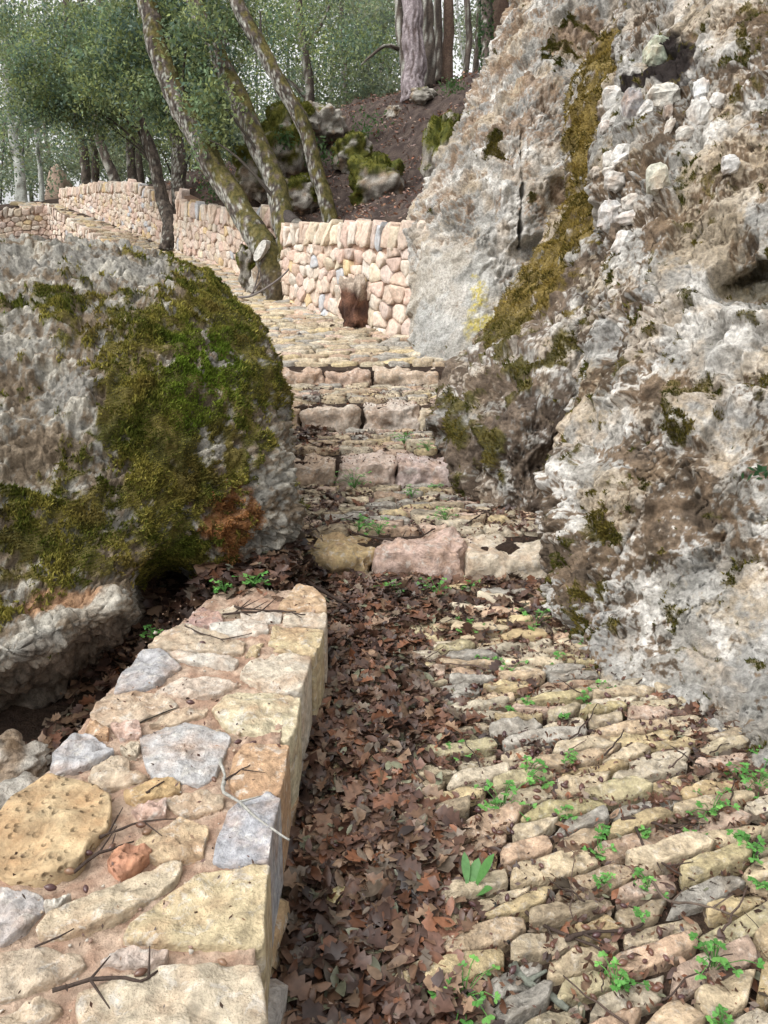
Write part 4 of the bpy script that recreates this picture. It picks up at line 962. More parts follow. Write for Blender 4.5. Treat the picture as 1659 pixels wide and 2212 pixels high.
# upper ramp surface between the two far walls
def upper_ramp():
    r = np.random.default_rng(77); polys = []
    A = [P(345, 540, 15.4), P(140, 449, 21.4)]; a, b = A[0][:2], A[1][:2]; d = (b - a) / np.linalg.norm(b - a); nrm = np.array([-d[1], d[0]]); Ln = np.linalg.norm(b - a)
    zz = lambda X, Y: A[0][2] + (A[1][2] - A[0][2]) * np.clip(((np.asarray(X) - a[0]) * d[0] + (np.asarray(Y) - a[1]) * d[1]) / Ln, -.2, 1.2)
    s = -.8
    while s < Ln + 1:
        w = r.uniform(.1, .17); t = -1.0
        while t < .95:
            L = r.uniform(.15, .4); g = .01
            q = [a + d * (s + g) + nrm * (t + g), a + d * (s + g + r.normal(0, .01)) + nrm * (t + L - g), a + d * (s + w - g) + nrm * (t + L - g), a + d * (s + w - g + r.normal(0, .01)) + nrm * (t + g)]
            polys.append(np.array(q)); t += L
        s += w
    lay('path', 'cobbled upper ramp between two far dry stone walls', polys, zz, False, 200, 2, (.0, .035), 15, False)
    n = 30; ss = np.linspace(-1, Ln + 1.2, n); V = []
    for t in (-1.2, 1.0): V.append(np.stack([a[0] + d[0] * ss + nrm[0] * t, a[1] + d[1] * ss + nrm[1] * t], -1))
    V = np.vstack(V); V = np.c_[V, zz(V[:, 0], V[:, 1]) - .015]
    i = np.arange(n - 1); o = obj('path_bed', V, np.stack([i, i + 1, i + 1 + n, i + n], -1), M_SOIL, None, np.tile((.16, .095, .06), (len(V), 1)), True, np.zeros(3))
    tag(o, 'reddish earth under the cobbles of the upper ramp', None, None, 'structure')
upper_ramp()
# ------------------------------------------------------------------ rocks on the slope
def slope_rock(label, px, py, D, w, h, moss_amt, seed, name='mossy_rock', depth=None, white=0.0, cap=False):
    c = P(px, py, D); rx, rz = w / 2 * D / FPX, h / 2 * D / FPX
    V, F = lump((rx, depth or (rx + rz) * .6, rz), 64, 48, .8, .14, .3, seed)
    S = V + c
    k = V / np.linalg.norm(V, axis=1, keepdims=True)
    S = S + k * (fbm(S * 3.2, 4, seed) * (.03 if cap else .08) + facet(S, 6, seed, 1.)[0] * .35 + fbm(S * 18, 3, seed + 2) * .015)[:, None]
    nz = fbm(S * 4, 4, seed + 3)
    m = sstep(.0, .4, moss_amt - .5 + nz * .8 + k[:, 2] * .45)
    if cap: m = sstep(-.1, .12, np.maximum(k[:, 2] - .3, -k[:, 0] - .45) + .3 * nz)
    col = mix((.20, .18, .15), (.42, .39, .34), sstep(-.3, .3, fbm(S * 9, 3, seed + 4) + white))
    col = mix(col, (.26, .16, .08), sstep(.1, .5, fbm(S * 5, 3, seed + 5)) * .6)
    col = mix(col, mix((.06, .068, .014), (.15, .145, .03), sstep(-.3, .3, fbm(S * 10, 3, seed + 6))), m)
    o = obj(name, S, F, M_ROCK, None, col); tag(o, label, 'rock', 'rocks in the ditch' if name == 'ditch_rock' else 'rocks on the wooded slope')
    if moss_amt > .2:
        tufts('moss', o, S, k, m, int(4500 * max(.5, w * h / 9000)), .018, lambda s, r: mix((.06, .075, .012), (.18, .18, .03), np.clip(.5 + fbm(s * 5, 3, 9) * 1.1 + r.normal(0, .2, len(s)), 0, 1)), seed)
slope_rock('rounded boulder with a bright green moss cap on the dark slope above the wall', 815, 400, 11.5, 112, 112, .8, 301, cap=True)
slope_rock('low mossy rock leaning behind the green capped boulder', 762, 338, 13, 84, 84, .8, 302)
slope_rock('big moss streaked outcrop between the two leaning trunks', 618, 318, 12.8, 105, 150, .8, 303)
slope_rock('broken pale outcrop behind the third leaning trunk', 700, 270, 14.5, 90, 70, .15, 304, 'pale_rock', None, .2)
slope_rock('pale rock with orange moss left of the second trunk', 545, 375, 12.6, 75, 110, .72, 305)
slope_rock('grey mossy rock low between the forked trunks', 655, 425, 11.4, 66, 70, .5, 306, 'grey_rock')
slope_rock('mossy rock tucked against the edge of the tall slab', 958, 335, 9.6, 80, 150, .68, 307)
slope_rock('small tan stone high on the bare slope', 852, 245, 14.5, 36, 28, .1, 308, 'tan_rock')
slope_rock('low pale rock under the pine trunk', 912, 207, 14.3, 56, 30, .2, 309, 'pale_rock')
slope_rock('white angular rock at the foot of the forked oak', 572, 614, 10.5, 62, 74, -.3, 310, 'white_rock', .2, .7)
slope_rock('dark mossy rock against the stone wall beside the forked oak', 537, 588, 10.9, 40, 95, .45, 311, 'dark_rock', .2)
slope_rock('small pinkish stone at the end of the wall by the oak', 606, 648, 10.2, 34, 26, -.5, 312, 'pink_stone', .12, .5)
slope_rock('pale outcrop on the slope left of the mossy outcrop', 655, 262, 14, 70, 60, .3, 313, 'pale_rock')
def brown_rock():
    V, F = lump((.15, .13, .26), 48, 36, .62, .16, .5, 91)
    c0 = P(769, 664, 7.98); S = V @ rotm(.06, .05, -.8).T + c0
    S = S + (V / np.linalg.norm(V, axis=1, keepdims=True)) * (fbm(S * 9, 4, 79) * .05 + fbm(S * 30, 3, 80) * .02)[:, None]
    col = mix((.06, .032, .024), (.17, .085, .055), sstep(-.3, .3, fbm(S * 9, 4, 77)))  # rust brown, darkened to stand in for the shade of a recess
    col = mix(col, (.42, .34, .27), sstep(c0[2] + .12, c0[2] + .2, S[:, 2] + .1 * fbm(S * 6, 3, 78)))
    o = obj('brown_rock', S, F, M_ROCK, None, col); tag(o, 'rusty brown rock jutting from the base of the dry stone wall', 'rock')
brown_rock()
for k, (x, y, D, w, h, l) in enumerate([(15,1655,2.25,150,110,'rough grey rock in the ditch under the overhanging boulder at the left border'),(78,1742,2.05,95,70,'small brown rock in the ditch beside the porous stone'),(-30,1790,1.98,150,90,'rough rock low in the ditch left of the porous stone'),(62,1690,2.3,80,60,'dark rock wedged between ditch rocks')]):
    slope_rock(l, x, y, D, w, h, -.6, 340 + k, 'ditch_rock', None, -.05)
def cairn():
    V, F = lump((.42, .42, .7), 24, 16, .9, .15, .3, 41); c = P(127, 408, 26)
    V = V + c; V[:, :2] = c[:2] + (V[:, :2] - c[:2]) * (1 - .35 * (V[:, 2:3] - c[2]) / .7)
    o = obj('conical_stone', V, F, M_ROCK, None, np.tile((.42, .31, .24), (len(V), 1))); tag(o, 'pinkish conical stone far behind the walls', 'stone')
cairn()

# ------------------------------------------------------------------ trees
def tube(pts, rad, ns=10, cap=True):
    pts = np.asarray(pts, float); rad = np.asarray(rad, float); n = len(pts)
    T = np.gradient(pts, axis=0); T /= np.linalg.norm(T, axis=1, keepdims=True) + 1e-9
    u = np.cross(T[0], [0.3, 1, .2]); u /= np.linalg.norm(u); U = []
    for t in T:
        u = u - t * (u @ t); u /= np.linalg.norm(u) + 1e-9; U.append(u)
    U = np.array(U); W = np.cross(T, U)
    a = np.linspace(0, 2 * np.pi, ns, endpoint=False)
    N = U[:, None] * np.cos(a)[None, :, None] + W[:, None] * np.sin(a)[None, :, None]
    V = (pts[:, None] + N * rad[:, None, None]).reshape(-1, 3)
    i = (np.arange(n - 1)[:, None] * ns + np.arange(ns)[None]).ravel(); j = (np.arange(n - 1)[:, None] * ns + (np.arange(ns)[None] + 1) % ns).ravel()
    F = [np.stack([i, j, j + ns, i + ns], -1)]
    if cap:
        V = np.vstack([V, pts[:1], pts[-1:]]); k = np.arange(ns); l = (k + 1) % ns; b = n * ns
        F.append(np.concatenate([np.stack([l, k, np.full(ns, b)], -1), np.stack([k + (n - 1) * ns, l + (n - 1) * ns, np.full(ns, b + 1)], -1)]))
    return V, F, N.reshape(-1, 3)
def trunk_mesh(pl, kind, seed, ns=26, step=.09):
    A = np.array([list(P(x, y, D)) + [w / 2 * D / FPX] for x, y, D, w in pl])
    n = max(8, int(np.linalg.norm(np.diff(A[:, :3], axis=0), axis=1).sum() / step))
    B = crom(A, n, 0); pts, rad = B[:, :3], B[:, 3]
    wob = np.stack([fbm(np.c_[pts[:, 2:3] * 1.2, np.full((n, 1), seed), np.zeros((n, 1))], 3, k) for k in (1, 2)], -1)
    pts = pts.copy(); pts[:, :2] += wob * rad[:, None] * .35
    V, F, N = tube(pts, rad, ns)
    nv = n * ns; S = V[:nv]
    t = np.repeat(np.arange(n), ns) * step
    st = np.stack([N[:, 0] * 6, N[:, 1] * 6, t * 1.3], -1) + seed
    if kind == 'pine':
        d = (ridged(st * np.array([1.0, 1.0, 1.5]), 3, seed) - .55) * .2
    else:
        d = (ridged(st * np.array([1.2, 1.2, 3.0]), 3, seed) - .4) * .10 + fbm(S * 3, 3, seed + 1) * .14
    V[:nv] = S + N * (d * np.repeat(rad, ns))[:, None]
    nz = fbm(np.stack([S[:, 0] * 14, S[:, 1] * 14, S[:, 2] * 9], -1), 4, seed + 2)
    if kind == 'pine':
        c = mix((.20, .165, .17), (.34, .295, .30), sstep(-.3, .3, nz)); c = mix(c, (.10, .075, .07), sstep(-.02, -.14, d))
    elif kind == 'pale':
        c = mix((.30, .31, .28), (.45, .46, .42), sstep(-.3, .3, nz)); c = mix(c, (.13, .12, .10), sstep(.15, .5, fbm(S * 4, 3, seed + 3)))
    else:
        c = mix((.050, .040, .034), (.115, .092, .075), sstep(-.35, .35, nz))
        la = {'oak': .0, 'dark': -.16, 'grey': .03, 'brown': -.6}[kind]
        lich = sstep(.05, .22, fbm(np.stack([S[:, 0] * 24, S[:, 1] * 24, S[:, 2] * 17], -1), 5, seed + 4, .62) + la - .2 + .34 * (-N[:, 0]) - .2 * N[:, 2] + .25 * fbm(S * 1.5, 2, seed + 5))
        c = mix(c, mix((.28, .28, .24), (.44, .43, .38), sstep(-.3, .3, nz)), lich * .85)
        if kind == 'oak':
            mo = sstep(.05, .35, fbm(S * 7, 4, seed + 6) + .45 * N[:, 0] + .35 * N[:, 2] - .02 + .3 * sstep(3.6, 1.8, S[:, 2]))
            c = mix(c, mix((.06, .055, .015), (.12, .10, .03), sstep(-.3, .3, nz)), mo * .9)
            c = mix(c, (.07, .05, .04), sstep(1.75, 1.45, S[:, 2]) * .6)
        if kind == 'brown': c = mix(c, (.10, .06, .04), .6)
    c = np.vstack([c, c[:2] * .8])
    return V, F, c, pts, rad
GRN = {'near': [(.135, .195, .10), (.19, .235, .10), (.235, .275, .105), (.12, .18, .13)],
       'far': [(.16, .205, .125), (.195, .235, .13), (.15, .19, .135), (.22, .24, .14)],  # paler, greyer greens: light on the far trees put into leaf colour
       'yel': [(.16, .20, .07), (.12, .16, .06), (.09, .13, .06)]}
def foliage(blobs, seed, pal='near', lsize=.045, per=46, spread=.15):
    r = np.random.default_rng(seed); Vs = []; out = []; cen = []
    n0 = 0
    for (px, py, D, rx, ry, n) in blobs:
        k = max(1, int(n * .62) // per)
        q = r.normal(0, 1, (k, 3)); q /= np.linalg.norm(q, axis=1, keepdims=True); q *= r.random((k, 1)) ** .4
        cx, cy = px + q[:, 0] * rx, py + q[:, 1] * ry; dd = D + q[:, 2] * (rx + ry) * .5 * D / FPX
        cc = P(cx, cy, dd); cen.append(P(px, py, D))
        pc = np.array(GRN[pal])[r.integers(len(GRN[pal]), size=k)] * r.uniform(.6, 1.45, (k, 1))
        dr = r.normal(0, 1, (k, 3)); dr[:, 2] = -.35 + .3 * r.normal(0, 1, k); dr /= np.linalg.norm(dr, axis=1, keepdims=True)
        tt = r.uniform(-1, 1, (k * per, 1)); pts = np.repeat(cc, per, 0) + np.repeat(dr, per, 0) * tt * spread * 2.6 + r.normal(0, spread * .5, (k * per, 3)); pts[:, 2] -= spread * .9 * tt[:, 0] ** 2
        col = np.repeat(pc, per, 0) * r.uniform(.7, 1.3, (k * per, 1))
        out.append((pts, lsize * r.uniform(.65, 1.35, k * per), col))
    C = np.concatenate([o[0] for o in out]); sz = np.concatenate([o[1] for o in out]); cl = np.concatenate([o[2] for o in out])
    return leaf_quads(C, sz, cl, r), cen
TREE_GROUP = 'trees of the wood'
def tree(name, label, trunks, kind, seed, blobs=(), pal='near', lsize=.045, limbs=True, branches=(), ns=44, step=.04, per=46, spread=.15, trunk_name='trunk'):
    base = P(*trunks[0][0][:3]); root = empty(name, base); tag(root, label, 'tree', TREE_GROUP)
    sk = []
    for k, pl in enumerate(trunks):
        V, F, c, pts, rad = trunk_mesh(pl, kind, seed + k * 11, ns, step)
        obj(trunk_name, V, F, M_BARK, root, c); sk.append((pts, rad))
    r = np.random.default_rng(seed + 5)
    for br in branches:
        V, F, c, pts, rad = trunk_mesh(br, kind, seed + 77, 8, .12); obj('branch', V, F, M_BARK, root, c)
    if blobs:
        (V, F, c), cen = foliage(blobs, seed + 9, pal, lsize, per, spread)
        o = obj('crown', V, F, M_FOL, root, c, False)
        if limbs:
            for q in cen:
                pts, rad = sk[r.integers(len(sk))]
                w = np.linalg.norm(pts - q, axis=1) + 1.2 * np.maximum(pts[:, 2] - q[2], -1); i = int(np.argmin(w)); p0 = pts[i]
                if np.linalg.norm(q - p0) > 2.2 or q[2] < p0[2] - .15: continue
                n = 9; t = np.linspace(0, 1, n)[:, None]
                L = np.linalg.norm(q - p0); mid = (p0 + q) / 2 + np.array([0, 0, .18 * L]) + r.normal(0, .08 * L, 3)
                bp = (1 - t) ** 2 * p0 + 2 * t * (1 - t) * mid + t ** 2 * q + np.sin(t * 7) * r.normal(0, .03, 3)
                V, F, N = tube(bp, np.linspace(min(rad[i] * .25, .03), .005, n), 6)
                obj('branch', V, F, M_BARK, root, np.tile((.065, .055, .045), (len(V), 1)))
    return root, sk
def R(n, x0, x1, y0, y1, D0, D1, rx, ry, leaves, seed):
    r = np.random.default_rng(seed)
    return [(r.uniform(x0, x1), r.uniform(y0, y1), r.uniform(D0, D1), rx * r.uniform(.7, 1.3), ry * r.uniform(.7, 1.3), leaves) for _ in range(n)]

tA = [(600,672,9.9,34),(592,612,9.95,46),(578,555,10.0,58),(545,500,10.2,54),(490,400,10.7,50),(430,300,11.1,52),(385,220,11.2,48),(350,130,11.3,45),(322,30,11.4,41),(295,-80,11.5,37),(250,-300,11.8,28)]
tB = [(604,660,9.9,30),(608,600,9.95,40),(616,555,10.0,50),(618,490,10.2,50),(590,390,10.6,44),(545,280,10.9,45),(500,180,11,42),(450,80,11.1,38),(415,-20,11.2,35),(360,-220,11.4,28)]
oak, skA = tree('oak_tree', 'forked mossy oak with two leaning trunks rising from one stool by the wall', [tA, tB], 'oak', 501,
    [(455,205,10.5,50,60,1300),(410,60,10.6,60,50,2000),(440,300,10.6,25,25,450),(430,140,11.8,80,70,5500),(330,190,12,75,55,5500),(300,70,12.2,90,80,8000),(455,225,11.4,50,50,3600),(400,20,11.9,80,60,6000),(390,260,12,45,35,1500),(500,30,11.9,60,50,2200),(230,150,12.6,80,75,7500),(470,320,11.8,35,35,900),(350,-90,12.4,160,70,5000)], 'near', .072)
def sawn_stub(a, b, rad, parent):
    a, b = np.array(a), np.array(b); n = 5; t = np.linspace(0, 1, n)[:, None]
    V, F, N = tube(a + (b - a) * t, np.full(n, rad) * np.array([1.15, 1.05, 1, 1, 1]), 22)
    c = np.tile((.06, .05, .045), (len(V), 1)); o = obj('sawn_limb', V, F, M_BARK, parent, c)
    ax = (b - a) / np.linalg.norm(b - a); u = np.cross(ax, [0, 0, 1]); u /= np.linalg.norm(u); w = np.cross(ax, u)
    rr = np.array([0, .25, .5, .75, .93]); th = np.linspace(0, 2 * np.pi, 22, endpoint=False); V = [b + ax * .004]; 
    for k in rr[1:]: V.append(b + ax * .004 + rad * k * (u * np.cos(th)[:, None] + w * np.sin(th)[:, None]))
    V = np.vstack(V); F4 = []; i = np.arange(22); j = (i + 1) % 22
    for k in range(3): F4.append(np.stack([1 + k * 22 + i, 1 + k * 22 + j, 1 + (k + 1) * 22 + j, 1 + (k + 1) * 22 + i], -1))
    F3 = np.stack([np.zeros(22, int), 1 + i, 1 + j], -1)
    c = np.tile((.40, .40, .37), (len(V), 1)) * (1 + .12 * np.sin(np.linspace(0, 60, len(V))))[:, None]
    q = obj('cut_face', V, [np.concatenate(F4), F3], M_BARK, o, c)
sawn_stub(P(620, 470, 10.2), P(641, 486, 9.8), .087, oak)
def cut_scar():
    a = P(561, 541, 9.78); u = P(571, 519, 9.78) - P(552, 565, 9.78); n = 14
    th = np.linspace(0, 2 * np.pi, n, endpoint=False); w = np.array([.06, -.05, .0])
    V = np.vstack([a + np.array([0, -.02, 0]), a + np.cos(th)[:, None] * u * .5 + np.sin(th)[:, None] * w * 1.1])
    V2 = np.vstack([V, V[1:] + np.array([.06, .22, 0])])
    i = np.arange(n); j = (i + 1) % n
    obj('cut_face', V2, [np.stack([np.zeros(n, int), 1 + i, 1 + j], -1), np.stack([1 + i, 1 + n + i, 1 + n + j, 1 + j], -1)], M_BARK, oak, np.tile((.42, .40, .36), (len(V2), 1)), False)
cut_scar()
tree('oak_tree', 'slender mottled oak leaning left above the wall, rooted on the slope', [[(716,500,10.8,40),(706,440,10.8,34),(682,350,10.8,33),(650,260,10.8,32),(600,170,10.8,32),(555,90,10.9,31),(510,0,11,30),(450,-130,11.2,26)]], 'oak', 521,
    [(480,-60,11.5,140,50,2200),(560,20,12,60,40,600)], 'near', .05)
tree('oak_tree', 'thin dark oak leaning left at the end of the middle wall', [[(362,545,14.9,46),(370,490,14.9,38),(350,420,15,27),(315,300,15,26),(270,170,15.1,27),(240,80,15.2,24),(205,-40,15.4,20)]], 'dark', 531,
    [(200,60,14,90,70,7000),(150,170,14.5,80,70,7000),(240,190,14.6,60,60,5500),(130,235,14.6,70,40,3600),(60,110,14,80,80,5000),(225,262,15,55,28,1800),(50,225,14.5,50,40,1500),(300,290,15.4,40,25,700)], 'near', .07)
tree('oak_tree', 'straight pale barked oak beside the thin dark leaning one', [[(376,528,15.2,34),(386,440,15.2,30),(383,330,15.3,30),(370,240,15.4,28),(355,150,15.5,25),(345,-40,15.6,22)]], 'grey', 541,
    [(340,310,15.6,45,35,900),(420,330,15.8,40,30,600),(380,180,15.8,60,60,1400)], 'near', .06)
BT = [  # trunks standing farther back
 ('dark_oak', 'dark lichen spotted trunk left of a close pair behind the far wall', [(188,402,20,22),(180,330,20,20),(165,250,20,19),(150,150,20,17),(140,-60,20,13)], 'dark', [(150,170,20,60,60,900), (170,60,20,80,60,1000)]),
 ('dark_oak', 'narrow trunk close against the dark lichen spotted one', [(207,402,20.5,18),(203,330,20.5,16),(190,250,20.5,15),(180,120,20.5,13),(175,-60,20.5,10)], 'dark', []),
 ('grey_oak', 'grey leaning trunk right of the narrow pair behind the far wall', [(250,402,19.5,24),(240,370,19.5,22),(222,320,19.5,21),(204,260,19.6,20),(188,180,19.7,18),(170,-40,19.8,13)], 'grey', [(215,140,19,60,60,900)]),
 ('dark_oak', 'upright dark trunk above the rounded top of the far wall', [(287,400,21,22),(283,330,21,20),(278,250,21,19),(275,100,21,16),(270,-60,21,12)], 'grey', [(280,220,21,50,50,700)]),
 ('dark_oak', 'thin trunk between the upright dark one and the leaning tree pair', [(305,402,22,15),(300,330,22,14),(298,230,22,12),(300,60,22,10)], 'dark', [(310,240,22,40,40,500)]),
 ('pale_oak', 'pale silvery trunk with a forked limb at the far left', [(52,450,22,26),(44,390,22,23),(30,300,22,21),(20,220,22,19),(12,130,22,16),(5,-40,22,12)], 'pale', [(30,60,22,60,60,700)]),
 ('pale_oak', 'thin pale sapling right of the silvery forked tree', [(92,445,23,11),(88,380,23,10),(80,300,23,9),(76,200,23,8),(70,60,23,6)], 'pale', [(90,300,23.5,35,45,600)]),
 ('young_oak', 'dark young oak behind the conical stone', [(118,420,27,12),(112,360,27,10),(100,300,27,9),(95,180,27,7)], 'dark', [(110,330,27,40,30,500)]),
 ('grey_oak', 'grey trunk with a low left limb at the crest of the slope', [(672,245,18.5,24),(668,180,18.5,21),(655,100,18.5,20),(645,20,18.6,18),(640,-80,18.7,15)], 'grey', [(640,60,19,80,50,900),(740,30,20,60,50,700)]),
 ('slim_oak', 'slim grey trunk midway between the crest oak and the pine', [(748,235,21,12),(744,150,21,12),(740,60,21,11),(736,-60,21,9)], 'grey', [(760,100,22,60,60,900)]),
 ('slim_oak', 'slim crooked sapling near the ridge left of the pine', [(800,235,22,9),(803,180,22,8),(795,120,22,7),(800,20,22,6)], 'dark', [(800,150,22,55,50,900),(820,60,22,60,50,900)]),
 ('grey_oak', 'lichen grey trunk just left of the pine with a drooping limb', [(874,190,16.5,20),(872,120,16.5,19),(862,50,16.5,19),(858,-60,16.5,16)], 'grey', [(820,20,17,70,35,900),(790,110,17,40,25,300)]),
 ('grey_oak', 'mottled trunk just right of the pine', [(928,195,15.8,33),(926,120,15.8,30),(922,40,15.8,28),(918,-80,15.8,24)], 'grey', []),
 ('dark_oak', 'dark narrow trunk second to the right of the pine', [(948,180,16.4,22),(947,100,16.4,20),(946,-60,16.4,17)], 'dark', []),
 ('dark_oak', 'smooth violet brown trunk third to the right of the pine', [(966,185,16,26),(968,100,16,23),(969,20,16,22),(970,-70,16,20)], 'brown', []),
 ('dark_oak', 'curved thin trunk against the bright gap by the slab', [(1003,172,19,14),(1012,110,19,14),(1012,50,19,14),(1005,-60,19,12)], 'dark', [(1010,40,19.5,40,40,600)]),
 ('dark_oak', 'thin straight trunk beside the ivy clad one', [(1026,165,19.5,12),(1030,100,19.5,13),(1034,40,19.5,12),(1036,-60,19.5,10)], 'dark', [(1040,60,20,35,60,500)]),
 ('brown_oak', 'thick dark brown trunk standing behind the top of the slab', [(1082,170,13.5,44),(1080,80,13.5,40),(1078,-80,13.5,36)], 'brown', []),
]
for k, (nm, lab, pl, kd, bl) in enumerate(BT):
    br = []
    if 'silvery' in lab: br = [[(28,290,22,11),(45,250,21.9,10),(62,195,21.8,9),(75,120,21.8,6)]]
    if 'low left limb' in lab: br = [[(668,215,18.5,12),(635,185,18.4,10),(605,160,18.3,8),(580,150,18.2,5)], [(655,110,18.5,9),(690,60,18.5,7),(712,10,18.5,5)]]
    if 'drooping' in lab: br = [[(866,108,16.5,10),(835,98,16.3,8),(805,118,16.2,6),(780,140,16.1,3)]]
    tree(nm, lab, [pl], kd, 600 + k * 13, bl, 'far' if k not in (0, 2) else 'near', .10, False, br, 14, .16, 40, .28)
pine, skp = tree('pine_tree', 'big pinkish grey pine trunk with plated bark on the slope', [[(893,222,15,64),(893,190,15,53),(893,100,15,47),(890,0,15,43),(888,-160,15,40)]], 'pine', 561, step=.06, ns=40)
ivt, skv = tree('ivy_oak', 'grey trunk wrapped in ivy near the top of the slab', [[(1052,190,13,26),(1051,100,13,25),(1050,0,13,24),(1049,-90,13,22)]], 'dark', 571, ns=16)
def ivy():
    r = np.random.default_rng(8); pts, rad = skv[0]; n = 900
    i = r.integers(0, len(pts), n); a = r.uniform(0, 6.28, n); q = pts[i] + np.stack([np.cos(a), np.sin(a), np.zeros(n)], -1) * (rad[i] * r.uniform(1.0, 1.35, n))[:, None]; q[:, 2] += r.normal(0, .08, n)
    V, F, c = leaf_quads(q, r.uniform(.05, .09, n), np.array([(.03, .065, .025), (.05, .10, .03)])[r.integers(2, size=n)], r, .8)
    obj('ivy', V, F, M_FOL, ivt, c, False)['kind'] = 'stuff'
ivy()
# distant wood and undergrowth: reads as one mass
def mass(name, label, blobs, pal, ls, per, spread, seed, nstems=0, stems=None):
    (V, F, c), cen = foliage(blobs, seed, pal, ls, per, spread)
    o = obj(name, V, F, M_FOL, None, c, False); tag(o, label, None, None, 'stuff')
mass('distant_foliage', 'thin pale foliage of the far wood with white sky showing through', R(80, 0, 1060, -60, 210, 26, 36, 60, 38, 900, 1) + R(40, 0, 900, 150, 330, 28, 38, 55, 30, 900, 2), 'far', .14, 40, .42, 702)
mass('woodland_foliage', 'soft green foliage hanging between the trunks behind the walls and at the top', R(26, -30, 470, -20, 330, 17, 22, 60, 45, 1200, 14) + R(20, 520, 870, -40, 110, 17, 22, 60, 34, 1000, 15) + R(10, 470, 720, 90, 230, 18, 23, 40, 34, 700, 16), 'near', .085, 40, .3, 709)
mass('distant_hedge', 'pale green foliage low between the far trunks', R(44, -40, 520, 60, 390, 30, 36, 60, 40, 1000, 12), 'far', .14, 40, .42, 708)
mass('undergrowth', 'green bushes low under the trees behind the far walls', R(26, -20, 480, 300, 400, 24, 30, 55, 30, 900, 3) + R(12, 420, 620, 250, 350, 17, 20, 40, 35, 700, 4) + R(14, 640, 900, 190, 245, 19, 22, 40, 18, 500, 6), 'far', .12, 36, .35, 703)
mass('glow_tinted_bushes', 'bright yellow green bushes in the clearing beyond the trunks', R(7, 200, 330, 300, 380, 32, 36, 40, 30, 700, 5), 'yel', .13, 36, .35, 704)  # bright glow of these bushes is put into their yellow leaf palette
def stems():
    r = np.random.default_rng(31); mb = MB()
    for k in range(40):
        x = r.uniform(0, 1060); D = r.uniform(24, 36); yb = np.interp(x, [0, 400, 560, 700, 900, 1060], [430, 400, 330, 240, 200, 180]) + 10
        w = r.uniform(4, 9); lean = r.normal(-12, 22)
        A = np.array([list(P(x + lean * t + 5 * math.sin(t * 5 + k), yb - (yb + 80) * t, D)) + [w * (1 - .5 * t) / 2 * D / FPX] for t in np.linspace(0, 1, 9)])
        V, F, N = tube(A[:, :3], A[:, 3], 6); c = np.array((.10, .09, .08)) if k % 3 else np.array((.28, .28, .26))
        mb.add(V, F, c * r.uniform(.7, 1.2))
    o = mb.obj('distant_trunks', M_BARK); tag(o, 'thin trunks of the far wood', None, None, 'stuff')
stems()

# ------------------------------------------------------------------ dead leaves
def leaf_mesh(kind, seed):
    if kind == 'oak':
        t = np.array([0, .1, .19, .29, .40, .51, .62, .73, .86, 1.0]); w = np.array([.015, .03, .16, .09, .27, .15, .32, .18, .24, .01])
    else:
        t = np.array([0, .18, .46, .78, 1.0]); w = np.array([.02, .15, .235, .16, .0])
    r = np.random.default_rng(seed); n = len(t)
    wl, wr = w * r.uniform(.85, 1.15, n), w * r.uniform(.85, 1.15, n)
    curl, bend, tw = r.uniform(-.7, 1.3), r.uniform(-.55, .55), r.uniform(-.5, .5)
    x = t - .5; rows = []
    for s, ww in ((-1, wl), (0, w * 0), (1, wr)):
        y = s * ww; z = curl * 2.2 * y * y + bend * (x * x - .1) + tw * x * y * 2 - .1 * (s == 0) * w
        rows.append(np.stack([x, y, z + (.05 * np.sin(t * 9 + seed) if s else 0) * ww * 2], -1))
    V = np.vstack(rows); i = np.arange(n - 1)
    F = np.concatenate([np.stack([i, i + 1, n + i + 1, n + i], -1), np.stack([n + i, n + i + 1, 2 * n + i + 1, 2 * n + i], -1)])
    return V, F
LEAVES = [leaf_mesh('oak', k) for k in range(7)] + [leaf_mesh('holm', 20 + k) for k in range(7)]
LP = np.array([(.14,.070,.042),(.10,.050,.034),(.19,.10,.058),(.066,.036,.028),(.26,.155,.095),(.20,.075,.034),(.17,.12,.085),(.12,.058,.04),(.085,.044,.034),(.15,.066,.04)])
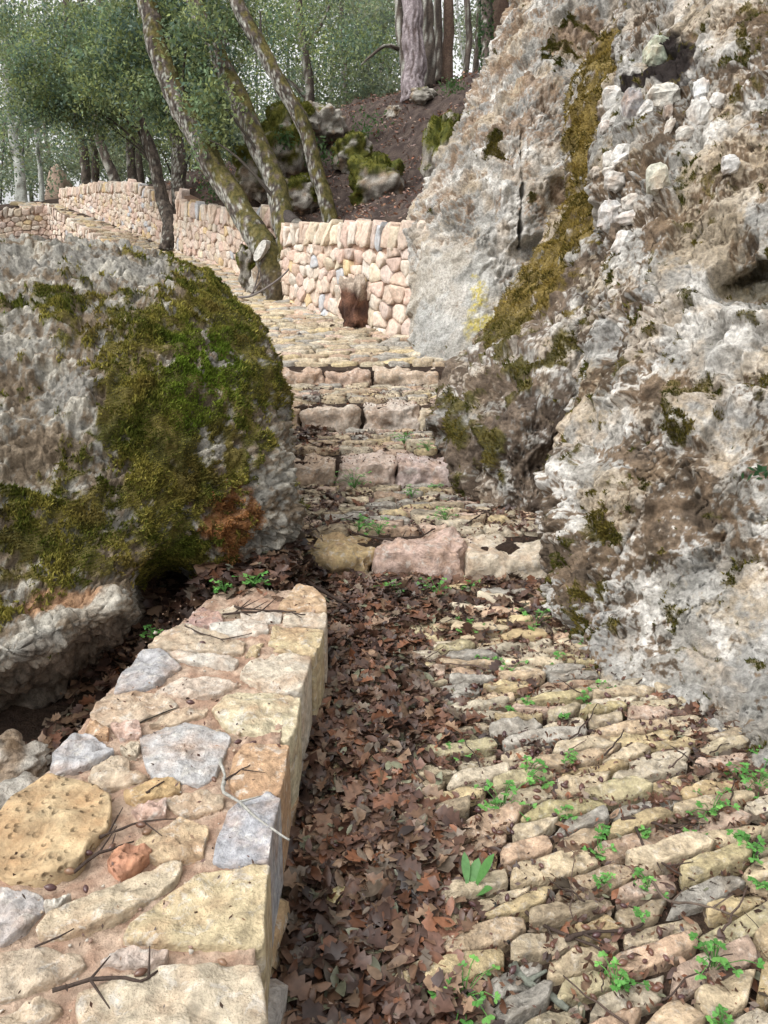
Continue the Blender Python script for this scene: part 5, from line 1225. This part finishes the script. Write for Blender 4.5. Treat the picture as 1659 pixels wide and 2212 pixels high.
def litter_pts():
    r = np.random.default_rng(90); out = []
    def area(n, x0, x1, y0, y1, fn, pile=0.0, big=.35, smin=1.0):
        x = r.uniform(x0, x1, n); y = r.uniform(y0, y1, n); p = fn(x, y)
        m = r.random(n) < p; x, y, p = x[m], y[m], p[m]
        z = np.array(zsurf(x, y)) + pile * p * r.random(len(x)) ** .7
        b = r.random(len(x)) < big
        s = np.where(b, r.uniform(.045, .105, len(x)), r.uniform(.022, .058, len(x))) * smin
        out.append(np.c_[x, y, z, s, b])
    nz = lambda x, y, s: fbm(np.stack([x * s, y * s, x * 0], -1), 3, 91)
    strip = lambda x, y: sstep(.27, .05, x + .14 * nz(x, y, 3) - .03 * sstep(1.8, 2.5, y)) 
    area(10500, -.24, .36, .75, 3.36, strip, .055, .24)
    area(4200, -.5, .9, 2.62, 3.37, lambda x, y: sstep(2.72, 3.08, y + .14 * nz(x, y, 3)) * .85, .03, .3)
    cx = lambda y: np.interp(y, [.8, 2.2, 2.6, 3.0, 3.4], [1.6, 1.3, .95, .85, .8])
    area(3600, .4, 1.7, 1.5, 3.3, lambda x, y: sstep(.24, .0, cx(y) - x) * .8, .02, .35)
    area(8000, .05, 1.6, .75, 2.9, lambda x, y: .2 + .6 * sstep(.05, .4, nz(x, y, 3.5)), .014, .12, .8)
    area(1300, .95, 1.7, 1.75, 2.65, lambda x, y: .85 * sstep(.55, .1, cx(y) - x), .02, .4)
    area(2600, -.55, .85, 3.68, 4.38, lambda x, y: np.clip(.12 + .6 * nz(x, y, 3) + .7 * sstep(-.15, -.4, x) + .5 * sstep(.45, .7, x), 0, 1), .02, .3)
    area(1500, -.6, .5, 4.7, 5.28, lambda x, y: np.clip(.06 + .4 * nz(x, y, 3) + .9 * sstep(-.25, -.45, x), 0, 1), .03, .3)
    area(900, -.6, .45, 5.6, 6.17, lambda x, y: np.clip(.08 + .4 * nz(x, y, 3) + .5 * sstep(-.3, -.5, x), 0, 1), .015, .3)
    area(1500, -2.2, .3, 6.4, 10.5, lambda x, y: np.where(x < xright(y) - .03, np.clip(.12 + .5 * nz(x, y, 2) + .5 * sstep(.25, .05, xright(y) - x), 0, 1), 0), .008, .25)
    area(1700, -1.25, -.28, 2.5, 3.45, lambda x, y: sstep(2.5, 2.62, y - .55 * (x + .65) * (x < -.65)), .05, .55)
    area(500, -1.1, -.75, 1.9, 2.7, lambda x, y: sstep(-.76, -.82, x) * .8, .02, .5)
    return np.vstack(out)
def zsurf(x, y):
    z = np.where(y < 3.37, .035 * y + .012, 0)
    for i in range(4):
        Y0, _, z1 = STEPS[i]; Y1, zb = (STEPS[i + 1][0], STEPS[i + 1][1]) if i < 3 else (99, 0)
        m = (y >= Y0) & (y < Y1)
        z = np.where(m, z1 + (zb - z1) * np.clip((y - Y0) / (Y1 - Y0), 0, 1) + .012 if i < 3 else z, z)
    z = np.where(y >= 6.18, zpath(np.maximum(y, 6.34)) + .014, z)
    w = sstep(2.3, 2.75, y) * sstep(-.28, -.4, x) * (y < 3.5)
    return z * (1 - w) + w * np.where(x < -.72, .20 + .1 * sstep(-.85, -.72, x), .345)
def build_litter():
    r = np.random.default_rng(95); Q = litter_pts(); n = len(Q)
    root = empty('leaf_litter', (0, 2, .07)); tag(root, 'drift of brown oak leaves along the wall and below the steps', None, None, 'structure')
    order = np.argsort(np.linalg.norm(Q[:, :3] - np.array([0, 0, EYE]), axis=1) / Q[:, 3] - 25 * (Q[:, 2] > .11 + .035 * Q[:, 1]) ); mb = MB()
    protos = [mesh_np('leaf', V, F, None, True, M_DEAD_O) for V, F in LEAVES]
    px, py, D = proj(Q[:, :3]); vis = (px > -30) & (px < 1690) & (py < 2240)
    k = 0; pat = np.clip(.95 + 1.0 * fbm(np.c_[Q[:, :2] * 4, np.zeros(n)], 3, 97), .5, 1.35)
    for i in order:
        big = Q[i, 4] > .5; m = r.integers(0, 7) + (0 if big else 7)
        if not big and r.random() < .08: c = np.array((.17, .17, .11))
        else:
            c = LP[r.integers(len(LP))] * r.uniform(.6, 1.25); c = c * .88 + c.mean() * np.array((.14, .115, .11)); c = c * np.array((.92, .97, .95))
        c = c * pat[i]
        rx, ry, rz = r.normal(0, .38), r.normal(0, .38), r.uniform(0, 6.28)
        if r.random() < .5: rx += math.pi
        if vis[i] and k < 280:
            inst('leaf', protos[m], Q[i, :3] + np.array([0, 0, .006]), (rx, ry, rz), (Q[i, 3],) * 3, root, c); k += 1
        else:
            V, F = LEAVES[m]; mb.add(V @ rotm(rx, ry, rz).T * Q[i, 3] + Q[i, :3], F, c)
    mb.obj('leaves', M_DEAD, root)['kind'] = 'stuff'
    N_ = 24000; x = r.uniform(-.2, 1.5, N_); y = r.uniform(.8, 3.35, N_); x[16000:21500] = r.uniform(-.55, .85, 5500); y[16000:21500] = r.uniform(3.5, 6.17, 5500); x[21500:] = r.uniform(-.7, -.24, 2500); y[21500:] = r.uniform(2.2, 2.8, 2500)
    m = (r.random(N_) < .55 + .9 * fbm(np.stack([x * 5, y * 5, 0 * x], -1), 3, 96)) & ((x > -.24) | (y > 2.35)); x, y = x[m], y[m]
    V, F, c = leaf_quads(np.stack([x, y, zsurf(x, y) + r.uniform(.0, .022, len(x))], -1), r.uniform(.008, .024, len(x)), LP[r.integers(len(LP), size=len(x))] * r.uniform(.4, 1.1, (len(x), 1)), r, 0)
    obj('leaf_crumbs', V, F, M_DEAD, root, c, False)['kind'] = 'stuff'
build_litter()
def slope_litter():
    r = np.random.default_rng(96); mb = MB(); x = r.uniform(-6, 2.6, 17000); y = r.uniform(7.6, 19.5, 17000)
    m = (x > xright(y) + .45); x, y = x[m], y[m]; z = terrain(x, y)
    pn = fbm(np.stack([x, y, 0 * x], -1) * 1.2, 3, 4); m = r.random(len(x)) < .45 + pn; x, y, z = x[m], y[m], z[m]
    q = np.stack([x, y, z], -1); z = z + fbm(np.stack([x, y, x * 0], -1) * 1.3, 4, 8) * .14 + fbm(np.stack([x, y, x * 0], -1) * 4, 4, 9) * .08 + .02
    for i in range(len(x)):
        V, F = LEAVES[r.integers(7, 14)]; c = LP[r.integers(len(LP))] * r.uniform(.8, 1.8) + .06 * (r.random() < .4)
        mb.add(V @ rotm(r.normal(0, .6), r.normal(0, .5), r.uniform(0, 6.28)).T * r.uniform(.04, .085) + np.array([x[i], y[i], z[i] + .02]), F, c)
    o = mb.obj('fallen_leaves', M_DEAD); tag(o, 'dry leaf scraps over the bare slope', None, None, 'stuff')
slope_litter()

# ------------------------------------------------------------------ telling small things apart
LM = [((855,1600),'bushy leaf strip weed'),((1085,1760),'spreading cobble weed'),((1012,1930),'rosette plant'),((1080,2000),'rotten stick'),((1170,2130),'lichen covered branch'),((1540,2100),'bottom corner weed'),((1535,1765),'bushy right side weed'),
 ((1640,1705),'weed at the border'),((1100,1455),'weed cluster on the upper cobbles'),((1155,1362),'crag foot weed'),((905,1230),'pink step block'),((720,1220),'ochre step block'),((1100,1210),'white step block'),((540,1800),'blue grey edge stone'),
 ((520,1980),'big cream edge stone'),((580,1560),'yellow cream edge stone'),((1400,1925),'single acorn weed'),((1290,1850),'pale green weed'),((715,1540),'small wall edge weed'),((1300,1500),'weed at the crag base'),((765,1055),'second step weed'),((962,1128),'first landing weed'),((860,1812),'tiny leaf strip weed'),((1330,2150),'bottom edge weed'),((1480,1800),'long dark cobble twig')]
ORD = ['nearest', 'second', 'third', 'fourth', 'fifth', 'sixth', 'seventh', 'eighth', 'ninth', 'tenth', 'eleventh', 'twelfth']
def place_labels(things, noun):
    """things: list of (object, px, py); a label by the nearest landmark, the side of it and the rank along that side"""
    bins = {}
    for o, x, y in things:
        k = min(range(len(LM)), key=lambda i: math.hypot(LM[i][0][0] - x, LM[i][0][1] - y)); dx, dy = x - LM[k][0][0], y - LM[k][0][1]
        side = ('right of' if dx > 0 else 'left of') if abs(dx) > abs(dy) else ('in front of' if dy > 0 else 'behind')
        bins.setdefault((k, side), []).append((math.hypot(dx, dy), o))
    for (k, side), L in bins.items():
        L.sort(key=lambda t: t[0])
        for i, (_, o) in enumerate(L): o['label'] = f"{noun} {side} the {LM[k][1]}" + (f", {ORD[min(i, 11)]} from it" if len(L) > 1 else '')
# ------------------------------------------------------------------ acorns
def acorn_mesh(t, rr, ns):
    t = np.array(t); xx = t - .5; V, F, N = tube(np.stack([xx, 0 * xx, 0 * xx], -1), np.array(rr) * .30, ns); return V, F
AV, AF = acorn_mesh(np.linspace(0, 1, 9), [.4, .62, .86, .98, 1.0, .93, .74, .42, .07], 12); A_ME = mesh_np('acorn', AV, AF, None, True, M_ACORN)
AV, AF = acorn_mesh([0, .25, .6, .85, 1], [.4, .9, 1, .6, .07], 7)
def acorns():
    r = np.random.default_rng(60)
    lab = [((438,1388),'dark acorn on the big beige stone just below the white oval stone'), ((412,1517),'dark round acorn near the orange rust patch on the wall top'), ((580,1523),'dark acorn lying on the back of the cream yellow stone'),
      ((545,1606),'longest purple acorn of the trio at the front of the cream yellow stone'), ((515,1602),'small brown acorn beside the purple one in front of the cream yellow stone'), ((207,1732),'dark acorn on the porous tan stone'),
      ((305,1782),'brown acorn among twigs right of the porous stone'), ((318,1797),'pale brown acorn below the one among the twigs'), ((241,1830),'reddish acorn under the twig beside the green leaf'), ((190,1842),'small dark acorn at the edge of the porous stone near the twig'),
      ((149,1881),'pale tan acorn left of the red stone'), ((108,1917),'squat dark acorn at the lower corner of the porous stone'), ((185,1919),'long dark acorn standing in the mortar above the beige band'), ((305,2100),'large reddish acorn resting on the twig near the bottom of the wall'), ((480,2078),'tan upright acorn in the wide mortar joint'), ((462,1683),'brown acorn in shade right of the speckled grey stone')]
    for k, ((x, y), l) in enumerate(lab):
        c = np.array([(.075, .035, .032), (.055, .028, .03), (.11, .055, .035), (.19, .11, .065)][0 if 'dark' in l or 'purple' in l else (3 if 'tan' in l or 'pale' in l else 2)])
        s = r.uniform(.019, .025)
        p = G(x, y, WT + .016)
        o = inst('acorn', A_ME, p, (r.uniform(0, 6), r.normal(0, .15), r.uniform(0, 6.28)), (s, s * .95, s * .95), None, c); tag(o, l, 'acorn', 'acorns on the wall top')
    pts = []
    x = r.uniform(-.15, 1.5, 2300); y = r.uniform(.85, 3.3, 2300); w = .14 + .8 * sstep(.0, .4, fbm(np.stack([x * 3, y * 3, 0 * x], -1), 3, 14)); m = r.random(2300) < w * .62
    x, y = x[m], y[m]; z = zsurf(x, y) + .016 + .03 * sstep(.2, -.1, x)
    px, py, D = proj(np.stack([x, y, z], -1)); o_ = np.argsort(D); k = 0; mb = MB(); TL = []
    for i in o_:
        c = np.array([(.085, .04, .032), (.06, .028, .028), (.12, .06, .038), (.10, .045, .03)])[r.integers(4)] * r.uniform(.8, 1.3); s = r.uniform(.017, .024); rot = (r.uniform(0, 6), r.normal(0, .3), r.uniform(0, 6.28))
        if k < 90 and 520 < px[i] < 1655 and py[i] < 2200:
            lab_ = 'brown acorn among dead leaves in the strip along the low wall' if px[i] < 930 else ('brown acorn lying between cobbles close to the viewer' if D[i] < 1.9 else 'brown acorn lying between cobbles farther up the lower path')
            o = inst('acorn', A_ME, (x[i], y[i], z[i]), rot, (s,) * 3, None, c); k += 1; TL.append((o, px[i], py[i]))
            tag(o, lab_, 'acorn', 'acorns scattered on the lower path' if px[i] >= 930 else 'acorns in the leaf strip')
        else: mb.add(AV @ rotm(*rot).T * s + np.array([x[i], y[i], z[i]]), AF, c)
    place_labels(TL, 'brown acorn')
    x = r.uniform(-.5, .8, 160); y = r.uniform(3.7, 4.38, 160); z = zsurf(x, y) + .012
    for i in range(160): mb.add(AV @ rotm(r.uniform(0, 6), 0, r.uniform(0, 6)).T * .02 + np.array([x[i], y[i], z[i]]), AF, (.08, .04, .03))
    o = mb.obj('small_acorns', M_ACORN_V); tag(o, 'many small brown acorns strewn over the path', None, None, 'stuff')
acorns()

# ------------------------------------------------------------------ twigs
def twig(label, pix, z, rad, col, group='fallen twigs', side=0, seed=0, zs=None):
    r = np.random.default_rng(seed + 1); A = np.array([G(x, y, z if zs is None else zs[k]) for k, (x, y) in enumerate(pix)])
    n = max(6, int(np.linalg.norm(np.diff(A, axis=0), axis=1).sum() / .02)); B = crom(A, n, 0)
    B = B + np.stack([fbm(np.c_[np.arange(n) * .25 + seed, np.full(n, k), np.zeros(n)], 2, k) for k in range(3)], -1) * np.array([.012, .012, .004])
    mb = MB(); rd = np.linspace(rad, rad * .45, n) * (1 + .15 * r.normal(0, 1, n)); V, F, N = tube(B, rd, 7)
    cc = np.tile(col, (len(V), 1)) * r.uniform(.8, 1.2, (len(V), 1)); mb.add(V, F, cc)
    for k in range(side):
        i = r.integers(n // 5, n - 1); d = B[min(i + 1, n - 1)] - B[i]; d /= np.linalg.norm(d) + 1e-9; s = np.array([-d[1], d[0], .1]) * r.choice([-1, 1]) + d * .8; s /= np.linalg.norm(s)
        L = r.uniform(.03, .09); t = np.linspace(0, 1, 5)[:, None]; V, F, N = tube(B[i] + s * L * t + np.array([0, 0, .01]) * t, np.linspace(rad * .6, rad * .25, 5), 5); mb.add(V, F, col)
    o = mb.obj('twig', M_TWIG); tag(o, label, 'twig', group); return o
DK, PL = (.055, .038, .03), (.30, .29, .26)
twig('long pale lichened twig hanging over the wall edge across the blue grey stone', [(478,1640),(484,1690),(500,1722),(560,1770),(625,1815)], WT + .02, .005, PL, side=1, seed=1, zs=[WT+.02, WT+.02, WT+.024, WT+.024, WT+.02])
twig('forked dark twig with acorns left of the blue grey stone', [(215,1810),(270,1785),(310,1775),(375,1768)], WT + .016, .0035, DK, side=3, seed=2)
twig('dark twig beside the porous stone pointing down left', [(160,1885),(200,1845),(245,1830),(292,1818)], WT + .016, .004, DK, side=2, seed=3)
twig('bundle of dark twigs on the mortar near the bottom of the wall', [(115,2140),(190,2122),(250,2112),(310,2118),(345,2095)], WT + .016, .0045, DK, side=3, seed=4)
twig('short straight twig on the ochre stone of the wall', [(315,1713),(335,1700),(352,1690)], WT + .02, .003, DK, seed=5)
twig('thin bare twig across the orange edge stone', [(485,1688),(510,1667),(545,1650)], WT + .022, .003, DK, side=1, seed=6)
twig('short stick on the beige band stone low on the wall', [(75,2043),(120,2027),(160,2008)], WT + .02, .003, DK, seed=7)
twig('dark twig in the crack beside the cream yellow stone', [(302,1562),(340,1545),(380,1530)], WT + .008, .0025, (.03, .025, .02), seed=8)
twig('dark twig heap strand over the far end of the wall top', [(480,1328),(540,1322),(600,1320),(660,1328)], WT + .015, .005, DK, side=4, seed=9)
twig('second dark strand below the far end of the wall', [(505,1310),(560,1318),(640,1322)], WT + .02, .004, DK, side=3, seed=10)
twig('thin twig curving below the white oval stone', [(395,1352),(440,1370),(490,1380),(560,1362)], WT + .012, .003, DK, side=2, seed=11)
twig('thick dark rotten stick beside the leafy rosette plant', [(1068,1960),(1078,2000),(1098,2035)], .06, .013, (.05, .045, .04), seed=12)
twig('thick lichen covered branch piece at the bottom of the path', [(1105,2085),(1140,2122),(1190,2150),(1232,2172)], .055, .013, (.15, .16, .13), side=1, seed=13)
twig('long thin twig crossing the cobbles toward the lichen branch', [(1115,1945),(1200,2010),(1270,2040),(1320,2055)], .07, .005, DK, side=2, seed=14)
twig('long dark twig across the middle cobbles', [(1340,1768),(1400,1775),(1450,1795),(1480,1812)], .085, .005, DK, side=1, seed=15)
twig('slanting twig from the middle cobbles down to the right', [(1375,1790),(1400,1840),(1460,1885),(1500,1900)], .085, .0045, DK, side=2, seed=16)
twig('upright thin twig lying over the lower right cobbles', [(1405,1900),(1440,1945),(1500,1950),(1590,1980)], .08, .004, (.12, .09, .07), side=2, seed=17)
twig('black stick on the pale cobbles right of the lichen branch', [(1220,2030),(1260,2015),(1330,2010),(1395,1998)], .075, .006, DK, side=1, seed=18)
twig('thin twig over the leaf strip by the big weeds', [(880,1450),(930,1470),(1000,1520),(1010,1560)], .07, .004, DK, side=3, seed=19)
twig('long dark branch arching from the wall tip over the leaves', [(660,1255),(720,1290),(770,1320),(800,1335)], .14, .009, DK, side=3, seed=20, zs=[.28, .22, .16, .14])
twig('bent twig below the ochre block of the lowest step', [(700,1262),(745,1300),(800,1320),(850,1340)], .14, .007, DK, side=2, seed=21)
twig('grey twig beside the low wall in the leaves', [(640,1950),(690,1990),(700,2060),(690,2110)], .09, .004, DK, side=2, seed=22)
twig('twig crossing the leafy first landing', [(760,1150),(830,1165),(900,1160),(960,1130)], .29, .006, DK, side=3, seed=23)
twig('curved twig near the crag foot on the first landing', [(1010,1130),(1060,1100),(1095,1090)], .30, .005, DK, side=2, seed=24)
twig('dead bare branch leaning at the foot of the forked oak', [(498,640),(540,632),(590,610),(625,570)], 1.3, .02, (.12, .10, .09), side=0, seed=25) if False else None
def dead_branch():
    A = [P(498,640,10.0), P(540,640,9.8), P(590,612,9.6), P(625,580,9.6), P(632,555,9.7)]; B = crom(np.array(A), 24, 0)
    mb = MB(); V, F, N = tube(B, np.linspace(.016, .009, 24), 7); mb.add(V, F, (.16, .14, .13))
    A = [P(545,638,9.8), P(558,590,10.1), P(562,545,10.4)]; B = crom(np.array(A), 14, 0); V, F, N = tube(B, np.linspace(.012, .006, 14), 6); mb.add(V, F, (.10, .08, .07))
    A = [P(540,640,9.8), P(568,600,9.9), P(582,578,9.9)]; B = crom(np.array(A), 14, 0); V, F, N = tube(B, np.linspace(.012, .006, 14), 6); mb.add(V, F, (.12, .10, .09))
    o = mb.obj('dead_branch', M_TWIG); tag(o, 'dead grey branch propped against the foot of the forked oak', 'branch')
dead_branch()
def scatter_twigs():
    r = np.random.default_rng(44); TL = []
    for k in range(90):
        if k < 50: x, y = r.uniform(-.18, 1.2), r.uniform(.95, 3.3)
        else: x, y = r.uniform(-.45, .75), (r.uniform(2.8, 3.36) if k < 72 else r.uniform(3.7, 4.35))
        z = float(zsurf(np.array([x]), np.array([y]))[0]) + .03; L = r.uniform(.06, .28); a = r.uniform(0, 3.14); n = 9; t = np.linspace(-.5, .5, n)
        B = np.stack([x + np.cos(a) * t * L, y + np.sin(a) * t * L, z + .012 * r.normal() * t], -1) + np.stack([fbm(np.c_[t * 3 + k, t * 0 + q, t * 0], 2, q) for q in range(3)], -1) * np.array([.02, .02, .006]) * L * 5
        V, F, N = tube(B, np.linspace(1, .5, n) * r.uniform(.0015, .0038), 5)
        o = obj('twig', V, F, M_TWIG, None, np.tile(np.array(DK) * r.uniform(.7, 2), (len(V), 1)))
        where = 'in the leaf strip along the low wall' if x < .15 and y < 2.8 else ('on the near cobbles' if y < 1.9 else ('on the cobbles farther up the lower path' if y < 2.8 else ('in the leaves below the lowest step' if y < 3.5 else 'on the landing above the lowest step')))
        tag(o, 'thin dark twig ' + where, 'twig', 'twigs ' + where)
        q = proj(np.array([[x, y, z]])); TL.append((o, q[0][0], q[1][0]))
    place_labels(TL, 'thin dark twig')
scatter_twigs()

# ------------------------------------------------------------------ weeds
def weed(px, py, z, size, label, seed, group=None):
    r = np.random.default_rng(seed); size *= 1.25; base = G(px, py, z); mb = MB(); n = int(6 + size * 130)
    for k in range(n):
        a = r.uniform(0, 6.28); rad = size * r.uniform(.1, 1) ; h = size * r.uniform(.25, .9)
        tip = base + np.array([math.cos(a) * rad, math.sin(a) * rad, h]); t = np.linspace(0, 1, 4)[:, None]
        B = base + (tip - base) * t + np.array([0, 0, size * .25]) * np.sin(t * 3.14)
        V, F, N = tube(B, np.full(4, .0011), 4); g = np.array([(.13, .34, .08), (.10, .28, .06), (.18, .42, .10)])[r.integers(3)] * r.uniform(.8, 1.2)
        mb.add(V, F, g * .8)
        ls = r.uniform(.008, .014) * (.8 + size * 6)
        for lobe in (-1.1, -.4, .4, 1.1):
            b = a + lobe * 1.1; d = np.array([math.cos(b), math.sin(b), r.normal(0, .25)]); s = np.array([-d[1], d[0], 0]); V = np.array([tip, tip + d * ls * .55 + s * ls * .34, tip + d * ls * .85 + s * ls * .22, tip + d * ls + s * 0, tip + d * ls * .85 - s * ls * .22, tip + d * ls * .55 - s * ls * .34])
            V[1:, 2] += r.normal(0, .0008, 5); mb.add(V, [np.array([[0, 1, 2, 3], [0, 3, 4, 5]])], g)
    o = mb.obj('weed', M_WEED, None, False, base); tag(o, label, 'weed', group); return o
W = [(855,1600,.05,.075,'largest bushy green weed in the leaf strip midway along the wall'),(715,1540,.05,.035,'small weed in the leaves beside the wall edge, higher of a pair'),(692,1546,.05,.03,'small weed right against the wall edge in the leaves'),
 (1002,1640,.06,.04,'weed at the left edge of the cobbles level with the speckled grey stone'),(1085,1760,.05,.07,'spreading weed on the cobbles left of the big tilted yellowish stone'),(1135,1700,.06,.065,'tall weed above the spreading one on the cobbles'),
 (1100,1455,.07,.045,'weed cluster on the middle of the upper cobbles'),(1155,1362,.09,.055,'weed near the crag foot at the upper end of the cobbles'),(1012,1375,.09,.04,'weed on the uppermost cobbles below the step leaves'),(945,1292,.12,.055,'right weed of the pair in the leaves below the lowest step'),
 (855,1292,.12,.055,'left weed of the pair in the leaves below the lowest step'),(1008,1280,.12,.035,'small weed in the leaves below the white step block'),(765,1055,.32,.07,'bright weed at the foot of the second step'),(775,1148,.28,.05,'weed on the first landing above the ochre block'),
 (818,1155,.28,.055,'weed on the first landing beside the pink block'),(962,1128,.28,.05,'weed in the middle of the first landing'),(890,1075,.31,.04,'weed under the right block of the second step'),(940,1060,.31,.03,'small weed at the right foot of the second step'),
 (548,1268,.36,.045,'weed at the boulder foot beyond the wall top'),(486,1280,.36,.03,'small weed under the mossy boulder edge'),(332,1378,.3,.03,'tiny weed in the gap between boulder and wall'),(1227,1380,.08,.035,'weed tucked into the crag foot'),
 (1262,1615,.06,.03,'small weed between cobbles below the crag'),(1300,1500,.075,.035,'weed where the crag meets the cobbles'),(1535,1765,.06,.055,'bushy weed at the right side of the near cobbles'),(1640,1705,.07,.06,'weed at the right border of the picture'),
 (1600,1690,.07,.035,'weed beside the one at the right border'),(1540,2100,.045,.06,'bushy weed near the bottom right corner'),(1330,2150,.045,.05,'weed near the bottom edge beside the grey cobble'),(1000,2170,.04,.07,'light green weed at the bottom edge near the leaf strip'),
 (1222,1770,.06,.03,'small weed on the mossy tilted stone'),(1290,1850,.055,.03,'pale weed on the greenish cobble'),(1625,1860,.06,.05,'weed at the right side level with the rosette plant'),(1400,1925,.055,.03,'weed growing beside a lone acorn'),
 (873,960,.5,.05,'yellow green weed on the second landing'),(925,975,.48,.04,'weed on the second landing next to the spur'),(1030,1445,.08,.025,'tiny weed on the upper cobbles left of the cluster'),(1185,1440,.08,.03,'small weed on the upper cobbles toward the crag'),
 (1380,1805,.06,.025,'tiny weed among near cobbles in the middle'),(1490,1830,.06,.03,'small weed in the gaps of the right cobbles'),(860,1812,.05,.025,'tiny weed low in the leaf strip')]
for k, (x, y, z, s, l) in enumerate(W): weed(x, y, z, s * (1.4 if y < 1390 else 1.1), l, 800 + k, 'weeds on the path')
def extra_weeds():
    r = np.random.default_rng(15); TL = []
    for k in range(26):
        x, y = r.uniform(.35, 1.3), r.uniform(1.1, 2.8); z = .035 * y + .02
        px, py, D = proj(np.array([[x, y, z]])); 
        if px[0] > 1650 or (x > np.interp(y, [.8, 2.2, 2.6, 3.0], [1.6, 1.25, .85, .8])): continue
        lab = 'tiny green seedling between near cobbles' if y < 1.8 else 'tiny green seedling between the upper cobbles'
        TL.append((weed(px[0], py[0], z, r.uniform(.014, .026), lab, 900 + k, 'tiny seedlings between the cobbles'), px[0], py[0]))
    place_labels(TL, 'tiny green seedling')
extra_weeds()
def rosette():
    base = G(1012, 1945, .05); root = empty('rosette_plant', base); tag(root, 'leafy green plant with one upright spoon shaped leaf beside the rotten stick', 'plant')
    def leaf(az, el, L, w, c):
        t = np.linspace(0, 1, 9); ww = w * np.array([.08, .10, .2, .5, .85, 1, .92, .6, .05]); x = t * L; z = math.tan(el) * x - .35 * x * x / L
        V = []
        for s in (-1, 0, 1): V.append(np.stack([x, s * ww, z + abs(s) * ww * .25], -1))
        V = np.vstack(V) @ rotm(0, 0, az).T + base; i = np.arange(8); F = np.concatenate([np.stack([i, i + 1, i + 10, i + 9], -1), np.stack([i + 9, i + 10, i + 19, i + 18], -1)])
        obj('leaf', V, F, M_WEED, root, np.tile(c, (27, 1)), True, base)
    g1, g2 = (.14, .30, .11), (.10, .25, .07)
    leaf(1.7, 1.1, .058, .011, g1); leaf(-1.3, .25, .075, .019, g1); leaf(3.0, .3, .07, .016, g2); leaf(2.3, .2, .06, .013, g1); leaf(-2.4, .3, .05, .015, g2)
    for k, a in enumerate((.2, .7, -.3, 1.1, .45)): leaf(a, .7 + .1 * k, .045 + .006 * k, .014, g2)
rosette()
def slope_plants():
    for k, (x, y, D, s, l) in enumerate([(795,268,13.5,.16,'small green shrub on the slope above the capped boulder'),(980,188,14.2,.14,'tuft of green leaves on the slope right of the pine'),(690,330,12.6,.14,'bluish green plant between the slope rocks'),(618,300,12.2,.1,'green tuft on the moss streaked outcrop'),(462,412,14.2,.14,'green tuft on the bank behind the middle wall')]):
        r = np.random.default_rng(70 + k); q = P(x, y, D) + r.normal(0, s, (160, 3)) * np.array([1, 1, .8])
        V, F, c = leaf_quads(q, r.uniform(.05, .1, 160), np.array([(.06, .12, .04), (.09, .15, .05)])[r.integers(2, size=160)], r, -.5)
        tag(obj('shrub', V, F, M_FOL, None, c, False), l, 'shrub', 'small plants on the slope')
    p = nearest_on(Sn, 1648, 1012); r = np.random.default_rng(3); q = p + np.array([-.03, -.06, 0]) + r.normal(0, .018, (14, 3)); V, F, c = leaf_quads(q, r.uniform(.03, .045, 14), np.tile((.04, .10, .04), (14, 1)), r, .6)
    tag(obj('ivy_sprig', V, F, M_FOL, None, c, False), 'small ivy sprig on the crag at the right border', 'plant')
slope_plants()

# ------------------------------------------------------------------ person at the left border, mostly out of view
def person():
    D = 21.0; b = P(-13, 470, D); z0 = float(terrain(np.array([b[0]]), np.array([b[1]]))[0]); s = 1.72
    o0 = np.array([b[0], b[1], z0])
    def skin(name, pts, edges, rad, mat, col, parent=None, lev=1):
        me = bpy.data.meshes.new(name); me.from_pydata([tuple(p) for p in pts], edges, [])
        me.materials.append(mat); o = bpy.data.objects.new(name, me); COL.objects.link(o); o.modifiers.new('s', 'SKIN')
        for v, q in zip(me.skin_vertices[0].data, rad): v.radius = (q, q)
        me.skin_vertices[0].data[0].use_root = True
        m = o.modifiers.new('d', 'SUBSURF'); m.levels = lev; m.render_levels = lev
        if parent: o.parent = parent
        else: o.location = o0
        o.color = (*col, 1); return o
    P_ = [(0,0,.98),(0,0,1.18),(0,0,1.38),(0,.0,1.50),(0,-.01,1.60),(0,-.02,1.70),(.19,0,1.42),(.25,.02,1.15),(.24,-.08,.90),(-.19,0,1.42),(-.25,.02,1.15),(-.24,-.08,.90),(.10,0,.90),(.11,-.02,.50),(.11,.02,.08),(.12,-.13,.04),(-.10,0,.90),(-.11,.03,.50),(-.11,.06,.08),(-.12,-.09,.04)]
    E = [(0,1),(1,2),(2,3),(3,4),(4,5),(2,6),(6,7),(7,8),(2,9),(9,10),(10,11),(0,12),(12,13),(13,14),(14,15),(0,16),(16,17),(17,18),(18,19)]
    Rr = [.16,.15,.17,.06,.09,.085,.075,.055,.04,.075,.055,.04,.10,.07,.05,.045,.10,.07,.05,.045]
    body = skin('person', P_, E, Rr, M_DEAD_O, (.35, .2, .14)); tag(body, 'person in a dark navy jacket half out of the picture at the left border', 'person')
    keep = [0,1,2,6,7,8,9,10,11]; mp = {k: i for i, k in enumerate(keep)}
    jk = skin('jacket', [P_[k] for k in keep], [(mp[a], mp[b_]) for a, b_ in E if a in mp and b_ in mp], [Rr[k] + .03 for k in keep], M_DEAD_O, (.012, .016, .035), body)
    keep = [0,12,13,14,16,17,18]; mp = {k: i for i, k in enumerate(keep)}
    skin('trousers', [P_[k] for k in keep], [(mp[a], mp[b_]) for a, b_ in E if a in mp and b_ in mp], [Rr[k] + .025 for k in keep], M_DEAD_O, (.02, .02, .025), body)
    V, F = lump((.10, .115, .10), 16, 12, 1, .05, 0, 2); V = V + np.array([0, .01, 1.70]); o = obj('hair', V + o0, F, M_DEAD_O, body, None, True, None, (.03, .02, .015))
person()
